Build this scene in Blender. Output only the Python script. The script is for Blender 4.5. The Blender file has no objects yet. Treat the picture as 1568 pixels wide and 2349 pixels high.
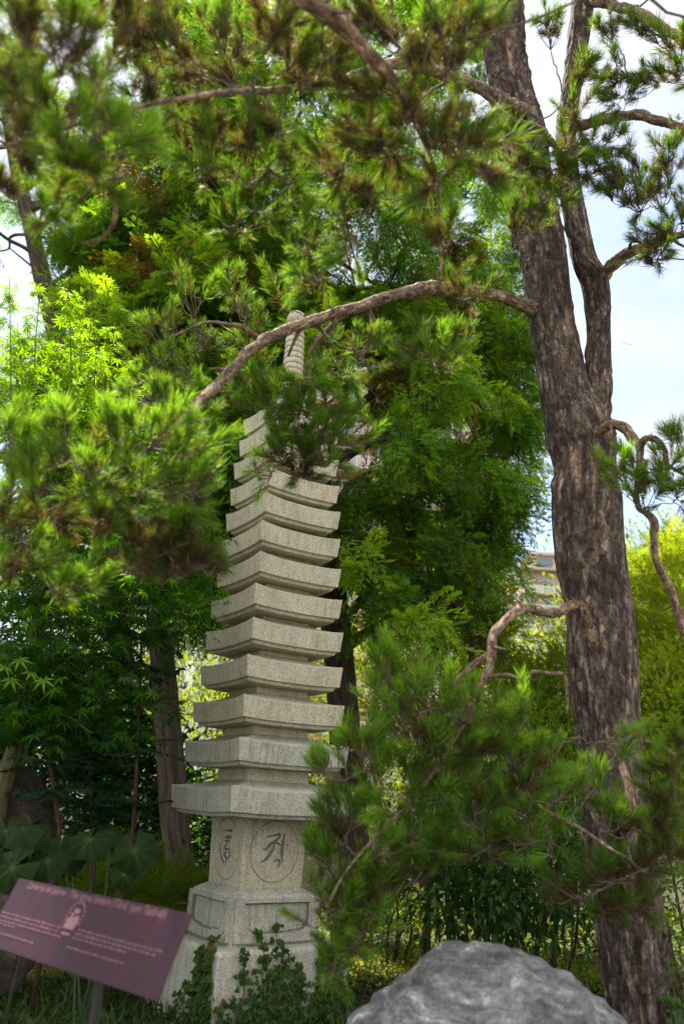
import bpy, bmesh, math, random
import numpy as np
from mathutils import Vector, Matrix, noise as mnoise

rng = np.random.default_rng(7)
random.seed(7)
sc = bpy.context.scene
R = math.radians

# ------------------------------------------------------------------ camera
CAM = np.array([0.0, 0.0, 1.5])
FD = 1852.6            # focal length in pixels of a 1568 x 2349 picture
PITCH, ROLL = R(19.705), R(2.763)
cam_d = bpy.data.cameras.new('camera')
cam = bpy.data.objects.new('camera', cam_d)
sc.collection.objects.link(cam)
MR = Matrix.Rotation(PITCH + math.pi / 2, 3, 'X') @ Matrix.Rotation(ROLL, 3, 'Z')
M4 = MR.to_4x4()
M4.translation = Vector(CAM)
cam.matrix_world = M4
cam_d.sensor_fit = 'VERTICAL'
cam_d.sensor_height = 36.0
cam_d.lens = FD / 2349.0 * 36.0
cam_d.clip_start = 0.05
cam_d.clip_end = 6000
cam_d.dof.use_dof = True
cam_d.dof.focus_distance = 6.9
cam_d.dof.aperture_fstop = 1.35
sc.camera = cam

# ------------------------------------------------------------------ world, sun, exposure
SUN_EL, SUN_AZ = R(62), R(-27)          # azimuth measured from +Y (the view) towards +X
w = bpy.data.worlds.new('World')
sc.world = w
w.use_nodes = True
nt = w.node_tree
nt.nodes.clear()
wo = nt.nodes.new('ShaderNodeOutputWorld')
bg = nt.nodes.new('ShaderNodeBackground')
sky = nt.nodes.new('ShaderNodeTexSky')
sky.sky_type = 'NISHITA'
sky.sun_disc = False
sky.sun_elevation = SUN_EL
sky.sun_rotation = SUN_AZ
sky.dust_density = 0.8
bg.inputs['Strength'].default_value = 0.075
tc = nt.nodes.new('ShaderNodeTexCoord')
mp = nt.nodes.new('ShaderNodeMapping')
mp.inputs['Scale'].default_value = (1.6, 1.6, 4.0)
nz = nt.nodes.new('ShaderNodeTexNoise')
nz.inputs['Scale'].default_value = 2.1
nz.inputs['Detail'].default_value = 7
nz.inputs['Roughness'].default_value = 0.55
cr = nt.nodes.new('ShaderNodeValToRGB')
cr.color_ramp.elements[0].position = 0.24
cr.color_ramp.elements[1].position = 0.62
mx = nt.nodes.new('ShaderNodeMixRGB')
ccol = nt.nodes.new('ShaderNodeMixRGB')        # clouds behind the camera brightened as added fill light, front ones dimmed
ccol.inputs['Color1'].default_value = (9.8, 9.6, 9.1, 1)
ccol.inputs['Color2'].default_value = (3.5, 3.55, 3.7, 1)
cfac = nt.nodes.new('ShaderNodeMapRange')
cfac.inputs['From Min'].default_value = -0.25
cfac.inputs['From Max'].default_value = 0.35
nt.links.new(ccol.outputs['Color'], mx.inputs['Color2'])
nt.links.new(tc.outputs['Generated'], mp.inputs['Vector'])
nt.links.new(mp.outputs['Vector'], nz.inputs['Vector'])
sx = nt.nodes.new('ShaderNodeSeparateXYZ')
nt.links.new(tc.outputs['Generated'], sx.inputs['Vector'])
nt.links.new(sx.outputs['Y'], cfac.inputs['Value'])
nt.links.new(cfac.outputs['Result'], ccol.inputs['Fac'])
mad = nt.nodes.new('ShaderNodeMath')          # cloud cover made thicker behind the camera to add fill light
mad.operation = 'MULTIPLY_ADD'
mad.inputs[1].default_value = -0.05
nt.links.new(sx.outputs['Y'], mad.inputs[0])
mad2 = nt.nodes.new('ShaderNodeMath')         # and thinned near the horizon to weaken the low fill light
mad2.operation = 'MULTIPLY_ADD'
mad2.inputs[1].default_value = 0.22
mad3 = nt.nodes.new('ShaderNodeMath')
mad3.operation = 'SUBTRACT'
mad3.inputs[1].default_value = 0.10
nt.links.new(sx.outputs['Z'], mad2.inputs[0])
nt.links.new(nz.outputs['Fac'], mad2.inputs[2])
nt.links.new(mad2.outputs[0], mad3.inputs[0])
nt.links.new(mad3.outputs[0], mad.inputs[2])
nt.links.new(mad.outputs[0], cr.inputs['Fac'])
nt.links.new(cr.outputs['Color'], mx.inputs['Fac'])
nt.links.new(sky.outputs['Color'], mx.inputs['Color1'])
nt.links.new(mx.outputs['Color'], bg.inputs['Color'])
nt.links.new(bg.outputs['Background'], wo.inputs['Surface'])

sd = bpy.data.lights.new('sun', 'SUN')
sd.energy = 5.0
sd.angle = R(0.5)
sd.color = (1.0, 0.93, 0.80)
so = bpy.data.objects.new('sun', sd)
sc.collection.objects.link(so)
sdir = Vector((math.sin(SUN_AZ) * math.cos(SUN_EL), math.cos(SUN_AZ) * math.cos(SUN_EL), math.sin(SUN_EL)))
so.rotation_euler = sdir.to_track_quat('Z', 'Y').to_euler()
so.location = sdir * 60

sc.view_settings.view_transform = 'Standard'
sc.view_settings.look = 'None'
sc.view_settings.exposure = 2.02
sc.view_settings.gamma = 1.0
sc.cycles.max_bounces = 7
sc.cycles.diffuse_bounces = 4
sc.cycles.glossy_bounces = 2
sc.cycles.transmission_bounces = 5
sc.cycles.sample_clamp_indirect = 6.0
sc.cycles.use_denoising = True

# ------------------------------------------------------------------ placing helpers
MRn = np.array(MR)
FWD = MRn @ np.array([0, 0, -1.0])

def ray(dx, dy):
    return MRn @ np.array([(dx - 784.0) / FD, -(dy - 1174.5) / FD, -1.0])

def aty(dx, dy, Y):
    d = ray(dx, dy)
    return CAM + d * (Y / d[1])

def atd(dx, dy, Z):
    return CAM + ray(dx, dy) * Z

def ground_at(dx, dy, z=0.0):
    d = ray(dx, dy)
    return CAM + d * ((z - CAM[2]) / d[2])

def pxm(P):
    """metres covered by one picture pixel at P"""
    return float(np.dot(np.asarray(P) - CAM, FWD)) / FD

def project(P):
    P = np.atleast_2d(P) - CAM
    c = P @ MRn
    return np.stack([784 + FD * c[:, 0] / -c[:, 2], 1174.5 - FD * c[:, 1] / -c[:, 2]], 1)

# ------------------------------------------------------------------ mesh helpers
ORG = {}

class MB:
    def __init__(self):
        self.v, self.f, self.t, self.b, self.n = [], [], [], [], 0
    def add(self, V, faces, tint=0.5, bark=None):
        V = np.asarray(V, float).reshape(-1, 3)
        for F in (faces if isinstance(faces, (list, tuple)) else [faces]):
            F = np.asarray(F, int)
            if len(F):
                self.f.append(F + self.n)
        self.v.append(V)
        self.t.append(np.broadcast_to(np.asarray(tint, float), (len(V),)).copy())
        self.b.append(np.zeros_like(V) if bark is None else np.asarray(bark, float))
        self.n += len(V)
    def mesh(self, name, org=(0, 0, 0), smooth=False):
        V = np.concatenate(self.v) - np.asarray(org)
        me = bpy.data.meshes.new(name)
        me.vertices.add(len(V))
        me.vertices.foreach_set('co', V.astype(np.float32).ravel())
        loops = np.concatenate([F.ravel() for F in self.f])
        sizes = np.concatenate([np.full(len(F), F.shape[1]) for F in self.f])
        starts = np.concatenate([[0], np.cumsum(sizes)[:-1]])
        me.loops.add(len(loops))
        me.loops.foreach_set('vertex_index', loops.astype(np.int32))
        me.polygons.add(len(sizes))
        me.polygons.foreach_set('loop_start', starts.astype(np.int32))
        me.polygons.foreach_set('loop_total', sizes.astype(np.int32))
        a = me.attributes.new('tint', 'FLOAT', 'POINT')
        a.data.foreach_set('value', np.concatenate(self.t).astype(np.float32))
        a = me.attributes.new('bark', 'FLOAT_VECTOR', 'POINT')
        a.data.foreach_set('vector', np.concatenate(self.b).astype(np.float32).ravel())
        me.update(calc_edges=True)
        me.polygons.foreach_set('use_smooth', np.full(len(sizes), smooth))
        return me
    def build(self, name, mat, parent=None, smooth=False):
        org = ORG.get(parent.name, np.zeros(3)) if parent else np.zeros(3)
        return link(name, self.mesh(name, org, smooth), mat, parent)

def link(name, me, mat, parent=None):
    o = bpy.data.objects.new(name, me)
    for m in (mat if isinstance(mat, (list, tuple)) else [mat]):
        if m: me.materials.append(m)
    sc.collection.objects.link(o)
    if parent:
        o.parent = parent
        ORG[o.name] = ORG.get(parent.name, np.zeros(3))
    return o

GROUPS = {'cedar_tree': 'tall cedars behind the pagoda', 'laurel_bush': 'glossy laurels behind the garden', 'nandina_bush': 'nandina bushes right of the pagoda', 'garden_tree': 'trees far behind the pagoda', 'mahonia': 'mahonias on the left',
          'leopard_plant': 'leopard plants above the sign', 'arborvitae': 'sunlit arborvitae at the right', 'ivy_hedge': 'ivy banks behind the garden', 'climbing_ivy': 'ivy plants climbing stone and bark'}
def empty(name, loc, label, cat, group=None):
    group = group or GROUPS.get(name)
    o = bpy.data.objects.new(name, None)
    o.empty_display_size = 0.1
    o.location = loc
    sc.collection.objects.link(o)
    ORG[o.name] = np.array(loc, float)
    return tag(o, label, cat, group)

def tag(o, label=None, cat=None, group=None, kind=None):
    if label: o['label'] = label
    if cat: o['category'] = cat
    if group: o['group'] = group
    if kind: o['kind'] = kind
    return o

def smooth_curve(P, n):
    """Catmull-Rom through rows of P (any number of columns)"""
    P = np.asarray(P, float)
    if len(P) == 2:
        return P[0] + (P[1] - P[0]) * np.linspace(0, 1, n)[:, None]
    Q = np.vstack([2 * P[0] - P[1], P, 2 * P[-1] - P[-2]])
    t = np.linspace(0, len(P) - 1 - 1e-6, n)
    i = t.astype(int)
    u = (t - i)[:, None]
    a, b, c, d = Q[i], Q[i + 1], Q[i + 2], Q[i + 3]
    return 0.5 * (2 * b + (c - a) * u + (2 * a - 5 * b + 4 * c - d) * u ** 2 + (3 * b - a - 3 * c + d) * u ** 3)

def tube(mb, C, rad, seg=8, tint=0.5, rough=0.0, cap=True, disp=None):
    C = np.asarray(C, float)
    n = len(C)
    rad = np.broadcast_to(np.asarray(rad, float), (n,))
    T = np.gradient(C, axis=0)
    T /= np.linalg.norm(T, axis=1)[:, None] + 1e-9
    N = np.zeros_like(C)
    ref = np.array([0, 0, 1.0]) if abs(T[0][2]) < 0.9 else np.array([1.0, 0, 0])
    u = ref - T[0] * ref.dot(T[0])
    N[0] = u / np.linalg.norm(u)
    for i in range(1, n):
        u = N[i - 1] - T[i] * N[i - 1].dot(T[i])
        N[i] = u / (np.linalg.norm(u) + 1e-9)
    B = np.cross(T, N)
    th = np.linspace(0, 2 * math.pi, seg, endpoint=False)
    ln = np.concatenate([[0], np.cumsum(np.linalg.norm(np.diff(C, axis=0), axis=1))])
    rr = np.repeat(rad[:, None], seg, 1)
    if rough:
        rr = rr * (1 + rough * rng.standard_normal(rr.shape))
    co = np.stack([np.cos(th)[None] * rad[:, None], np.sin(th)[None] * rad[:, None], np.repeat(ln[:, None], seg, 1)], 2)
    tt = np.full((n, seg), tint, float)
    if disp is not None:
        dr, tt = disp(th, ln, rad)
        rr = rr + dr
    V = C[:, None] + rr[..., None] * (np.cos(th)[None, :, None] * N[:, None] + np.sin(th)[None, :, None] * B[:, None])
    i = np.arange(n - 1)[:, None] * seg
    j = np.arange(seg)[None]
    k = (j + 1) % seg
    F = np.stack([i + j, i + k, i + seg + k, i + seg + j], 2).reshape(-1, 4)
    V = V.reshape(-1, 3)
    tr = [F]
    if cap:
        V = np.vstack([V, C[0], C[-1]])
        a = n * seg
        jj = np.arange(seg)
        tr.append(np.stack([np.full(seg, a), (jj + 1) % seg, jj], 1))
        tr.append(np.stack([np.full(seg, a + 1), (n - 1) * seg + jj, (n - 1) * seg + (jj + 1) % seg], 1))
        co = np.vstack([co.reshape(-1, 3), [0, 0, ln[0]], [0, 0, ln[-1]]])
        tt = np.append(tt.ravel(), [tt.flat[0], tt.flat[-1]])
    mb.add(V, tr, tt.ravel(), co.reshape(-1, 3))

def box(mb, x0, x1, y0, y1, z0, z1, M=None, off=(0, 0, 0), tint=0.5):
    V = np.array([[x, y, z] for z in (z0, z1) for y in (y0, y1) for x in (x0, x1)], float)
    if M is not None: V = V @ np.asarray(M).T
    V = V + np.asarray(off)
    F = np.array([[0, 2, 3, 1], [4, 5, 7, 6], [0, 1, 5, 4], [2, 6, 7, 3], [0, 4, 6, 2], [1, 3, 7, 5]])
    mb.add(V, F, tint)

def unit(v):
    v = np.asarray(v, float)
    return v / (np.linalg.norm(v, axis=-1, keepdims=True) + 1e-9)

def basis(dirs, up=None):
    """matrices whose columns are (x, y=dir, z); roll random unless up given"""
    d = unit(dirs)
    r = rng.standard_normal(d.shape) if up is None else np.broadcast_to(np.asarray(up, float), d.shape) + 0.25 * rng.standard_normal(d.shape)
    x = unit(np.cross(d, r))
    z = np.cross(x, d)
    return np.stack([x, d, z], 2)

def scatter(mb, tmpl, pos, Rm, scale, tint, vt_mix=1.0):
    TV, TF, TT = tmpl
    m = len(pos)
    if m == 0: return
    scale = np.broadcast_to(np.asarray(scale, float), (m,))
    V = np.einsum('mij,vj->mvi', Rm, TV) * scale[:, None, None] + np.asarray(pos)[:, None]
    t = np.clip(np.broadcast_to(np.asarray(tint, float), (m,))[:, None] + vt_mix * TT[None], 0, 1)
    nv = len(TV)
    base = (np.arange(m) * nv)[:, None, None]
    mb.add(V.reshape(-1, 3), [(F[None] + base).reshape(-1, F.shape[1]) for F in TF], t.ravel())

# ------------------------------------------------------------------ materials
def new_mat(name):
    m = bpy.data.materials.new(name)
    m.use_nodes = True
    nt = m.node_tree
    for n in list(nt.nodes):
        if n.type != 'OUTPUT_MATERIAL': nt.nodes.remove(n)
    return m, nt, nt.nodes['Material Output']

def N(nt, typ, **kw):
    n = nt.nodes.new(typ)
    for k, v in kw.items():
        if k in n.inputs: n.inputs[k].default_value = v
        else: setattr(n, k, v)
    return n

def ramp(nt, stops, interp='LINEAR'):
    n = nt.nodes.new('ShaderNodeValToRGB')
    n.color_ramp.interpolation = interp
    e = n.color_ramp.elements
    while len(e) > 1: e.remove(e[-1])
    e[0].position = stops[0][0]
    e[0].color = (*stops[0][1], 1)
    for p, c in stops[1:]:
        x = e.new(p)
        x.color = (*c, 1)
    return n

def leaf_mat(name, stops, trans=0.45, rough=0.45, spec=0.3, boost=(1.5, 1.5, 0.7)):
    m, nt, out = new_mat(name)
    at = N(nt, 'ShaderNodeAttribute', attribute_name='tint')
    rp = ramp(nt, stops)
    nt.links.new(at.outputs['Fac'], rp.inputs['Fac'])
    pb = N(nt, 'ShaderNodeBsdfPrincipled', Roughness=rough)
    pb.inputs['Specular IOR Level'].default_value = spec
    tr = N(nt, 'ShaderNodeBsdfTranslucent')
    mu = N(nt, 'ShaderNodeMixRGB', blend_type='MULTIPLY')
    mu.inputs['Fac'].default_value = 1
    mu.inputs['Color2'].default_value = (*boost, 1)
    nt.links.new(rp.outputs['Color'], pb.inputs['Base Color'])
    nt.links.new(rp.outputs['Color'], mu.inputs['Color1'])
    nt.links.new(mu.outputs['Color'], tr.inputs['Color'])
    mix = N(nt, 'ShaderNodeMixShader')
    mix.inputs['Fac'].default_value = trans
    nt.links.new(pb.outputs[0], mix.inputs[1])
    nt.links.new(tr.outputs[0], mix.inputs[2])
    nt.links.new(mix.outputs[0], out.inputs['Surface'])
    return m

def bark_mat(name, cols, scale=(26, 26, 6), bump=0.6, attr=True, furrow=(0.35, 0.75)):
    """cols: furrow, plate dark, plate mid, plate light"""
    m, nt, out = new_mat(name)
    at = N(nt, 'ShaderNodeAttribute', attribute_name='bark')
    mp = N(nt, 'ShaderNodeMapping')
    mp.inputs['Scale'].default_value = scale
    nt.links.new(at.outputs['Vector'], mp.inputs['Vector'])
    n1 = N(nt, 'ShaderNodeTexNoise', Scale=1.0, Detail=8.0, Roughness=0.7)
    nt.links.new(mp.outputs['Vector'], n1.inputs['Vector'])
    n2 = N(nt, 'ShaderNodeTexNoise', Scale=0.35, Detail=3.0)
    nt.links.new(mp.outputs['Vector'], n2.inputs['Vector'])
    rp = ramp(nt, [(0.30, cols[0]), (0.44, cols[1]), (0.56, cols[2]), (0.72, cols[3])])
    nt.links.new(n1.outputs['Fac'], rp.inputs['Fac'])
    mul = N(nt, 'ShaderNodeMixRGB', blend_type='MULTIPLY')
    mul.inputs['Fac'].default_value = 0.8
    r2 = ramp(nt, [(0.35, (0.6, 0.56, 0.54)), (0.65, (1.25, 1.15, 1.05))])
    nt.links.new(n2.outputs['Fac'], r2.inputs['Fac'])
    nt.links.new(rp.outputs['Color'], mul.inputs['Color1'])
    nt.links.new(r2.outputs['Color'], mul.inputs['Color2'])
    pb = N(nt, 'ShaderNodeBsdfPrincipled', Roughness=0.9)
    pb.inputs['Specular IOR Level'].default_value = 0.15
    last = mul
    if attr:
        a2 = N(nt, 'ShaderNodeAttribute', attribute_name='tint')
        r3 = ramp(nt, [(0.0, (0.38, 0.34, 0.32)), (0.25, (0.75, 0.72, 0.70)), (0.6, (1.0, 1.0, 1.0)), (0.8, (1.7, 1.4, 1.2)), (1.0, (2.2, 2.0, 1.8))])
        nt.links.new(a2.outputs['Fac'], r3.inputs['Fac'])
        m3 = N(nt, 'ShaderNodeMixRGB', blend_type='MULTIPLY')
        m3.inputs['Fac'].default_value = 1
        nt.links.new(last.outputs['Color'], m3.inputs['Color1'])
        nt.links.new(r3.outputs['Color'], m3.inputs['Color2'])
        last = m3
    nt.links.new(last.outputs['Color'], pb.inputs['Base Color'])
    bp = N(nt, 'ShaderNodeBump', Strength=bump, Distance=0.02)
    nt.links.new(n1.outputs['Fac'], bp.inputs['Height'])
    nt.links.new(bp.outputs['Normal'], pb.inputs['Normal'])
    nt.links.new(pb.outputs[0], out.inputs['Surface'])
    return m

def plain(name, col, rough=0.7, var=0.25, scale=8.0, bump=0.0, spec=0.3, metal=0.0, fine=60.0):
    m, nt, out = new_mat(name)
    tc = N(nt, 'ShaderNodeTexCoord')
    n1 = N(nt, 'ShaderNodeTexNoise', Scale=scale, Detail=6.0, Roughness=0.65)
    nt.links.new(tc.outputs['Object'], n1.inputs['Vector'])
    a = tuple(c * (1 - var) for c in col)
    b = tuple(min(1, c * (1 + var)) for c in col)
    rp = ramp(nt, [(0.3, a), (0.7, b)])
    nt.links.new(n1.outputs['Fac'], rp.inputs['Fac'])
    pb = N(nt, 'ShaderNodeBsdfPrincipled', Roughness=rough, Metallic=metal)
    pb.inputs['Specular IOR Level'].default_value = spec
    nt.links.new(rp.outputs['Color'], pb.inputs['Base Color'])
    if bump:
        n2 = N(nt, 'ShaderNodeTexNoise', Scale=fine, Detail=5.0)
        nt.links.new(tc.outputs['Object'], n2.inputs['Vector'])
        bp = N(nt, 'ShaderNodeBump', Strength=bump, Distance=0.01)
        nt.links.new(n2.outputs['Fac'], bp.inputs['Height'])
        nt.links.new(bp.outputs['Normal'], pb.inputs['Normal'])
    nt.links.new(pb.outputs[0], out.inputs['Surface'])
    return m

def granite(name, light, dark, stain=0.35, dirt=(0.10, 0.10, 0.09)):
    m, nt, out = new_mat(name)
    tc = N(nt, 'ShaderNodeTexCoord')
    vo = N(nt, 'ShaderNodeTexNoise', Scale=95.0, Detail=4.0, Roughness=0.8)
    nt.links.new(tc.outputs['Object'], vo.inputs['Vector'])
    rp = ramp(nt, [(0.37, dark), (0.44, tuple(0.75 * c for c in light)), (0.55, light), (0.70, tuple(1.15 * c for c in light))])
    nt.links.new(vo.outputs['Fac'], rp.inputs['Fac'])
    # broad weathering
    n2 = N(nt, 'ShaderNodeTexNoise', Scale=5.0, Detail=8.0, Roughness=0.7)
    nt.links.new(tc.outputs['Object'], n2.inputs['Vector'])
    r2 = ramp(nt, [(0.46, (0, 0, 0)), (0.74, (1, 1, 1))])
    nt.links.new(n2.outputs['Fac'], r2.inputs['Fac'])
    # drip streaks
    mp = N(nt, 'ShaderNodeMapping')
    mp.inputs['Scale'].default_value = (28, 28, 1.6)
    nt.links.new(tc.outputs['Object'], mp.inputs['Vector'])
    n3 = N(nt, 'ShaderNodeTexNoise', Scale=1.0, Detail=4.0)
    nt.links.new(mp.outputs['Vector'], n3.inputs['Vector'])
    r3 = ramp(nt, [(0.48, (0, 0, 0)), (0.75, (1, 1, 1))])
    nt.links.new(n3.outputs['Fac'], r3.inputs['Fac'])
    ad = N(nt, 'ShaderNodeMath', operation='ADD')
    nt.links.new(r2.outputs['Color'], ad.inputs[0])
    nt.links.new(r3.outputs['Color'], ad.inputs[1])
    ml = N(nt, 'ShaderNodeMath', operation='MULTIPLY')
    ml.inputs[1].default_value = stain
    ml.use_clamp = True
    nt.links.new(ad.outputs[0], ml.inputs[0])
    mx = N(nt, 'ShaderNodeMixRGB')
    mx.inputs['Color2'].default_value = (*dirt, 1)
    nt.links.new(ml.outputs[0], mx.inputs['Fac'])
    nt.links.new(rp.outputs['Color'], mx.inputs['Color1'])
    pb = N(nt, 'ShaderNodeBsdfPrincipled', Roughness=0.85)
    pb.inputs['Specular IOR Level'].default_value = 0.2
    nt.links.new(mx.outputs['Color'], pb.inputs['Base Color'])
    bp = N(nt, 'ShaderNodeBump', Strength=0.35, Distance=0.004)
    nt.links.new(vo.outputs['Fac'], bp.inputs['Height'])
    nt.links.new(bp.outputs['Normal'], pb.inputs['Normal'])
    nt.links.new(pb.outputs[0], out.inputs['Surface'])
    return m

M_gran = granite('granite', (0.49, 0.445, 0.33), (0.085, 0.08, 0.068), 0.34)
M_gran_low = granite('granite_weathered', (0.43, 0.415, 0.345), (0.09, 0.09, 0.085), 0.46)
M_gran_dirt = plain('carved_dirt', (0.13, 0.125, 0.11), 0.9, 0.3, 40)
PINE = [(0.0, (0.075, 0.052, 0.034)), (0.22, (0.115, 0.092, 0.048)), (0.30, (0.064, 0.088, 0.018)), (0.6, (0.070, 0.160, 0.020)), (1.0, (0.155, 0.295, 0.032))]
M_needle = leaf_mat('pine_needles', PINE, 0.48, 0.55, 0.10, (1.8, 1.65, 0.45))
CED = [(0.0, (0.085, 0.040, 0.014)), (0.12, (0.075, 0.045, 0.014)), (0.20, (0.026, 0.060, 0.007)), (0.6, (0.060, 0.148, 0.011)), (1.0, (0.165, 0.27, 0.018))]
M_cedar = leaf_mat('cedar_foliage', CED, 0.52, 0.55, 0.16, (2.2, 2.0, 0.4))
M_thuja = leaf_mat('thuja_foliage', [(0, (0.05, 0.09, 0.010)), (1, (0.14, 0.20, 0.014))], 0.58, 0.6, 0.15, (2.2, 1.9, 0.4))
M_maple = leaf_mat('maple_leaves', [(0, (0.006, 0.027, 0.003)), (0.4, (0.016, 0.062, 0.005)), (0.6, (0.07, 0.17, 0.008)), (1, (0.145, 0.235, 0.012))], 0.5, 0.55, 0.15, (2.0, 1.9, 0.4))  # ramp paints shade into the lower leaves and sunlight into the shoots
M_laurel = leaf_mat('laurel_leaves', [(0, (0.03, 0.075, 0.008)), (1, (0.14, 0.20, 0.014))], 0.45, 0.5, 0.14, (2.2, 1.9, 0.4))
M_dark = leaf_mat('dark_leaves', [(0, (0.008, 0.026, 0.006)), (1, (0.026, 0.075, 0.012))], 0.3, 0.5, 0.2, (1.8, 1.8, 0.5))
M_mahonia = leaf_mat('mahonia_leaves', [(0, (0.012, 0.034, 0.020)), (0.8, (0.026, 0.065, 0.024)), (1, (0.06, 0.09, 0.015))], 0.25, 0.42, 0.3)
M_ground = leaf_mat('ground_leaves', [(0, (0.018, 0.034, 0.008)), (0.6, (0.045, 0.085, 0.014)), (1, (0.11, 0.15, 0.03))], 0.4, 0.5, 0.25, (1.7, 1.6, 0.5))
M_ivy = leaf_mat('ivy_leaves', [(0, (0.016, 0.042, 0.006)), (0.85, (0.040, 0.095, 0.010)), (1, (0.09, 0.055, 0.018))], 0.35, 0.5, 0.15)
M_bigleaf = leaf_mat('leopard_leaf', [(0, (0.004, 0.011, 0.003)), (0.6, (0.009, 0.024, 0.005)), (1, (0.05, 0.08, 0.018))], 0.10, 0.6, 0.06)
M_pbark = bark_mat('pine_bark', [(0.050, 0.043, 0.040), (0.105, 0.090, 0.083), (0.165, 0.145, 0.135), (0.25, 0.225, 0.21)], (34, 34, 22), 0.5)
def add_flakes(m):
    """pale papery flakes and dark cracks over the plates, stretched along the trunk"""
    nt = m.node_tree
    pb = next(n for n in nt.nodes if n.type == 'BSDF_PRINCIPLED')
    src = pb.inputs['Base Color'].links[0].from_socket
    at = N(nt, 'ShaderNodeAttribute', attribute_name='bark')
    nz = N(nt, 'ShaderNodeTexNoise', Scale=14.0, Detail=4.0)
    nt.links.new(at.outputs['Vector'], nz.inputs['Vector'])
    ad = N(nt, 'ShaderNodeMixRGB', blend_type='ADD'); ad.inputs['Fac'].default_value = 0.07
    nt.links.new(at.outputs['Vector'], ad.inputs['Color1']); nt.links.new(nz.outputs['Color'], ad.inputs['Color2'])
    mp = N(nt, 'ShaderNodeMapping'); mp.inputs['Scale'].default_value = (52, 52, 13)
    nt.links.new(ad.outputs['Color'], mp.inputs['Vector'])
    vo = N(nt, 'ShaderNodeTexVoronoi', Scale=1.0); nt.links.new(mp.outputs['Vector'], vo.inputs['Vector'])
    ve = N(nt, 'ShaderNodeTexVoronoi', Scale=1.0, feature='DISTANCE_TO_EDGE'); nt.links.new(mp.outputs['Vector'], ve.inputs['Vector'])
    bw = N(nt, 'ShaderNodeSeparateColor'); nt.links.new(vo.outputs['Color'], bw.inputs['Color'])
    r1 = ramp(nt, [(0.0, (0.6, 0.56, 0.55)), (0.6, (1.0, 0.98, 0.97)), (0.82, (1.3, 1.2, 1.14)), (1.0, (1.9, 1.78, 1.7))])
    nt.links.new(bw.outputs[0], r1.inputs['Fac'])
    r2 = ramp(nt, [(0.0, (0.30, 0.28, 0.27)), (0.10, (1, 1, 1))]); nt.links.new(ve.outputs['Distance'], r2.inputs['Fac'])
    m1 = N(nt, 'ShaderNodeMixRGB', blend_type='MULTIPLY'); m1.inputs['Fac'].default_value = 1
    m2 = N(nt, 'ShaderNodeMixRGB', blend_type='MULTIPLY'); m2.inputs['Fac'].default_value = .85
    nt.links.new(src, m1.inputs['Color1']); nt.links.new(r1.outputs['Color'], m1.inputs['Color2'])
    nt.links.new(m1.outputs['Color'], m2.inputs['Color1']); nt.links.new(r2.outputs['Color'], m2.inputs['Color2'])
    nt.links.new(m2.outputs['Color'], pb.inputs['Base Color'])
    b2 = N(nt, 'ShaderNodeBump', Strength=0.8, Distance=0.012)
    nt.links.new(ve.outputs['Distance'], b2.inputs['Height'])
    nt.links.new(pb.inputs['Normal'].links[0].from_socket, b2.inputs['Normal'])
    nt.links.new(b2.outputs['Normal'], pb.inputs['Normal'])
add_flakes(M_pbark)
M_pbranch = bark_mat('pine_branch_bark', [(0.065, 0.047, 0.036), (0.15, 0.112, 0.085), (0.24, 0.19, 0.155), (0.36, 0.315, 0.27)], (40, 40, 22), 0.5, attr=False)
add_flakes(M_pbranch)
M_ptwig = bark_mat('pine_twig_bark', [(0.05, 0.035, 0.026), (0.10, 0.075, 0.06), (0.15, 0.12, 0.10), (0.2, 0.17, 0.15)], (60, 60, 30), 0.3, attr=False)
M_cbark = bark_mat('cedar_bark', [(0.022, 0.017, 0.014), (0.058, 0.044, 0.037), (0.098, 0.077, 0.065), (0.15, 0.125, 0.107)], (42, 42, 2.2), 0.8, attr=False)
M_stem = bark_mat('stem_bark', [(0.02, 0.013, 0.009), (0.045, 0.029, 0.018), (0.07, 0.045, 0.03), (0.11, 0.08, 0.05)], (60, 60, 14), 0.4, attr=False)
M_mstem = bark_mat('maple_bark', [(0.03, 0.035, 0.015), (0.07, 0.07, 0.03), (0.10, 0.095, 0.05), (0.14, 0.12, 0.08)], (40, 40, 8), 0.4, attr=False)

# ------------------------------------------------------------------ ground
def gz(x, y):
    x = np.asarray(x, float); y = np.asarray(y, float)
    return 0.05 * np.sin(0.9 * x + 0.5) * np.cos(0.7 * y) + 0.03 * np.sin(2.3 * x) * np.sin(1.9 * y + 1) - 0.03

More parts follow.
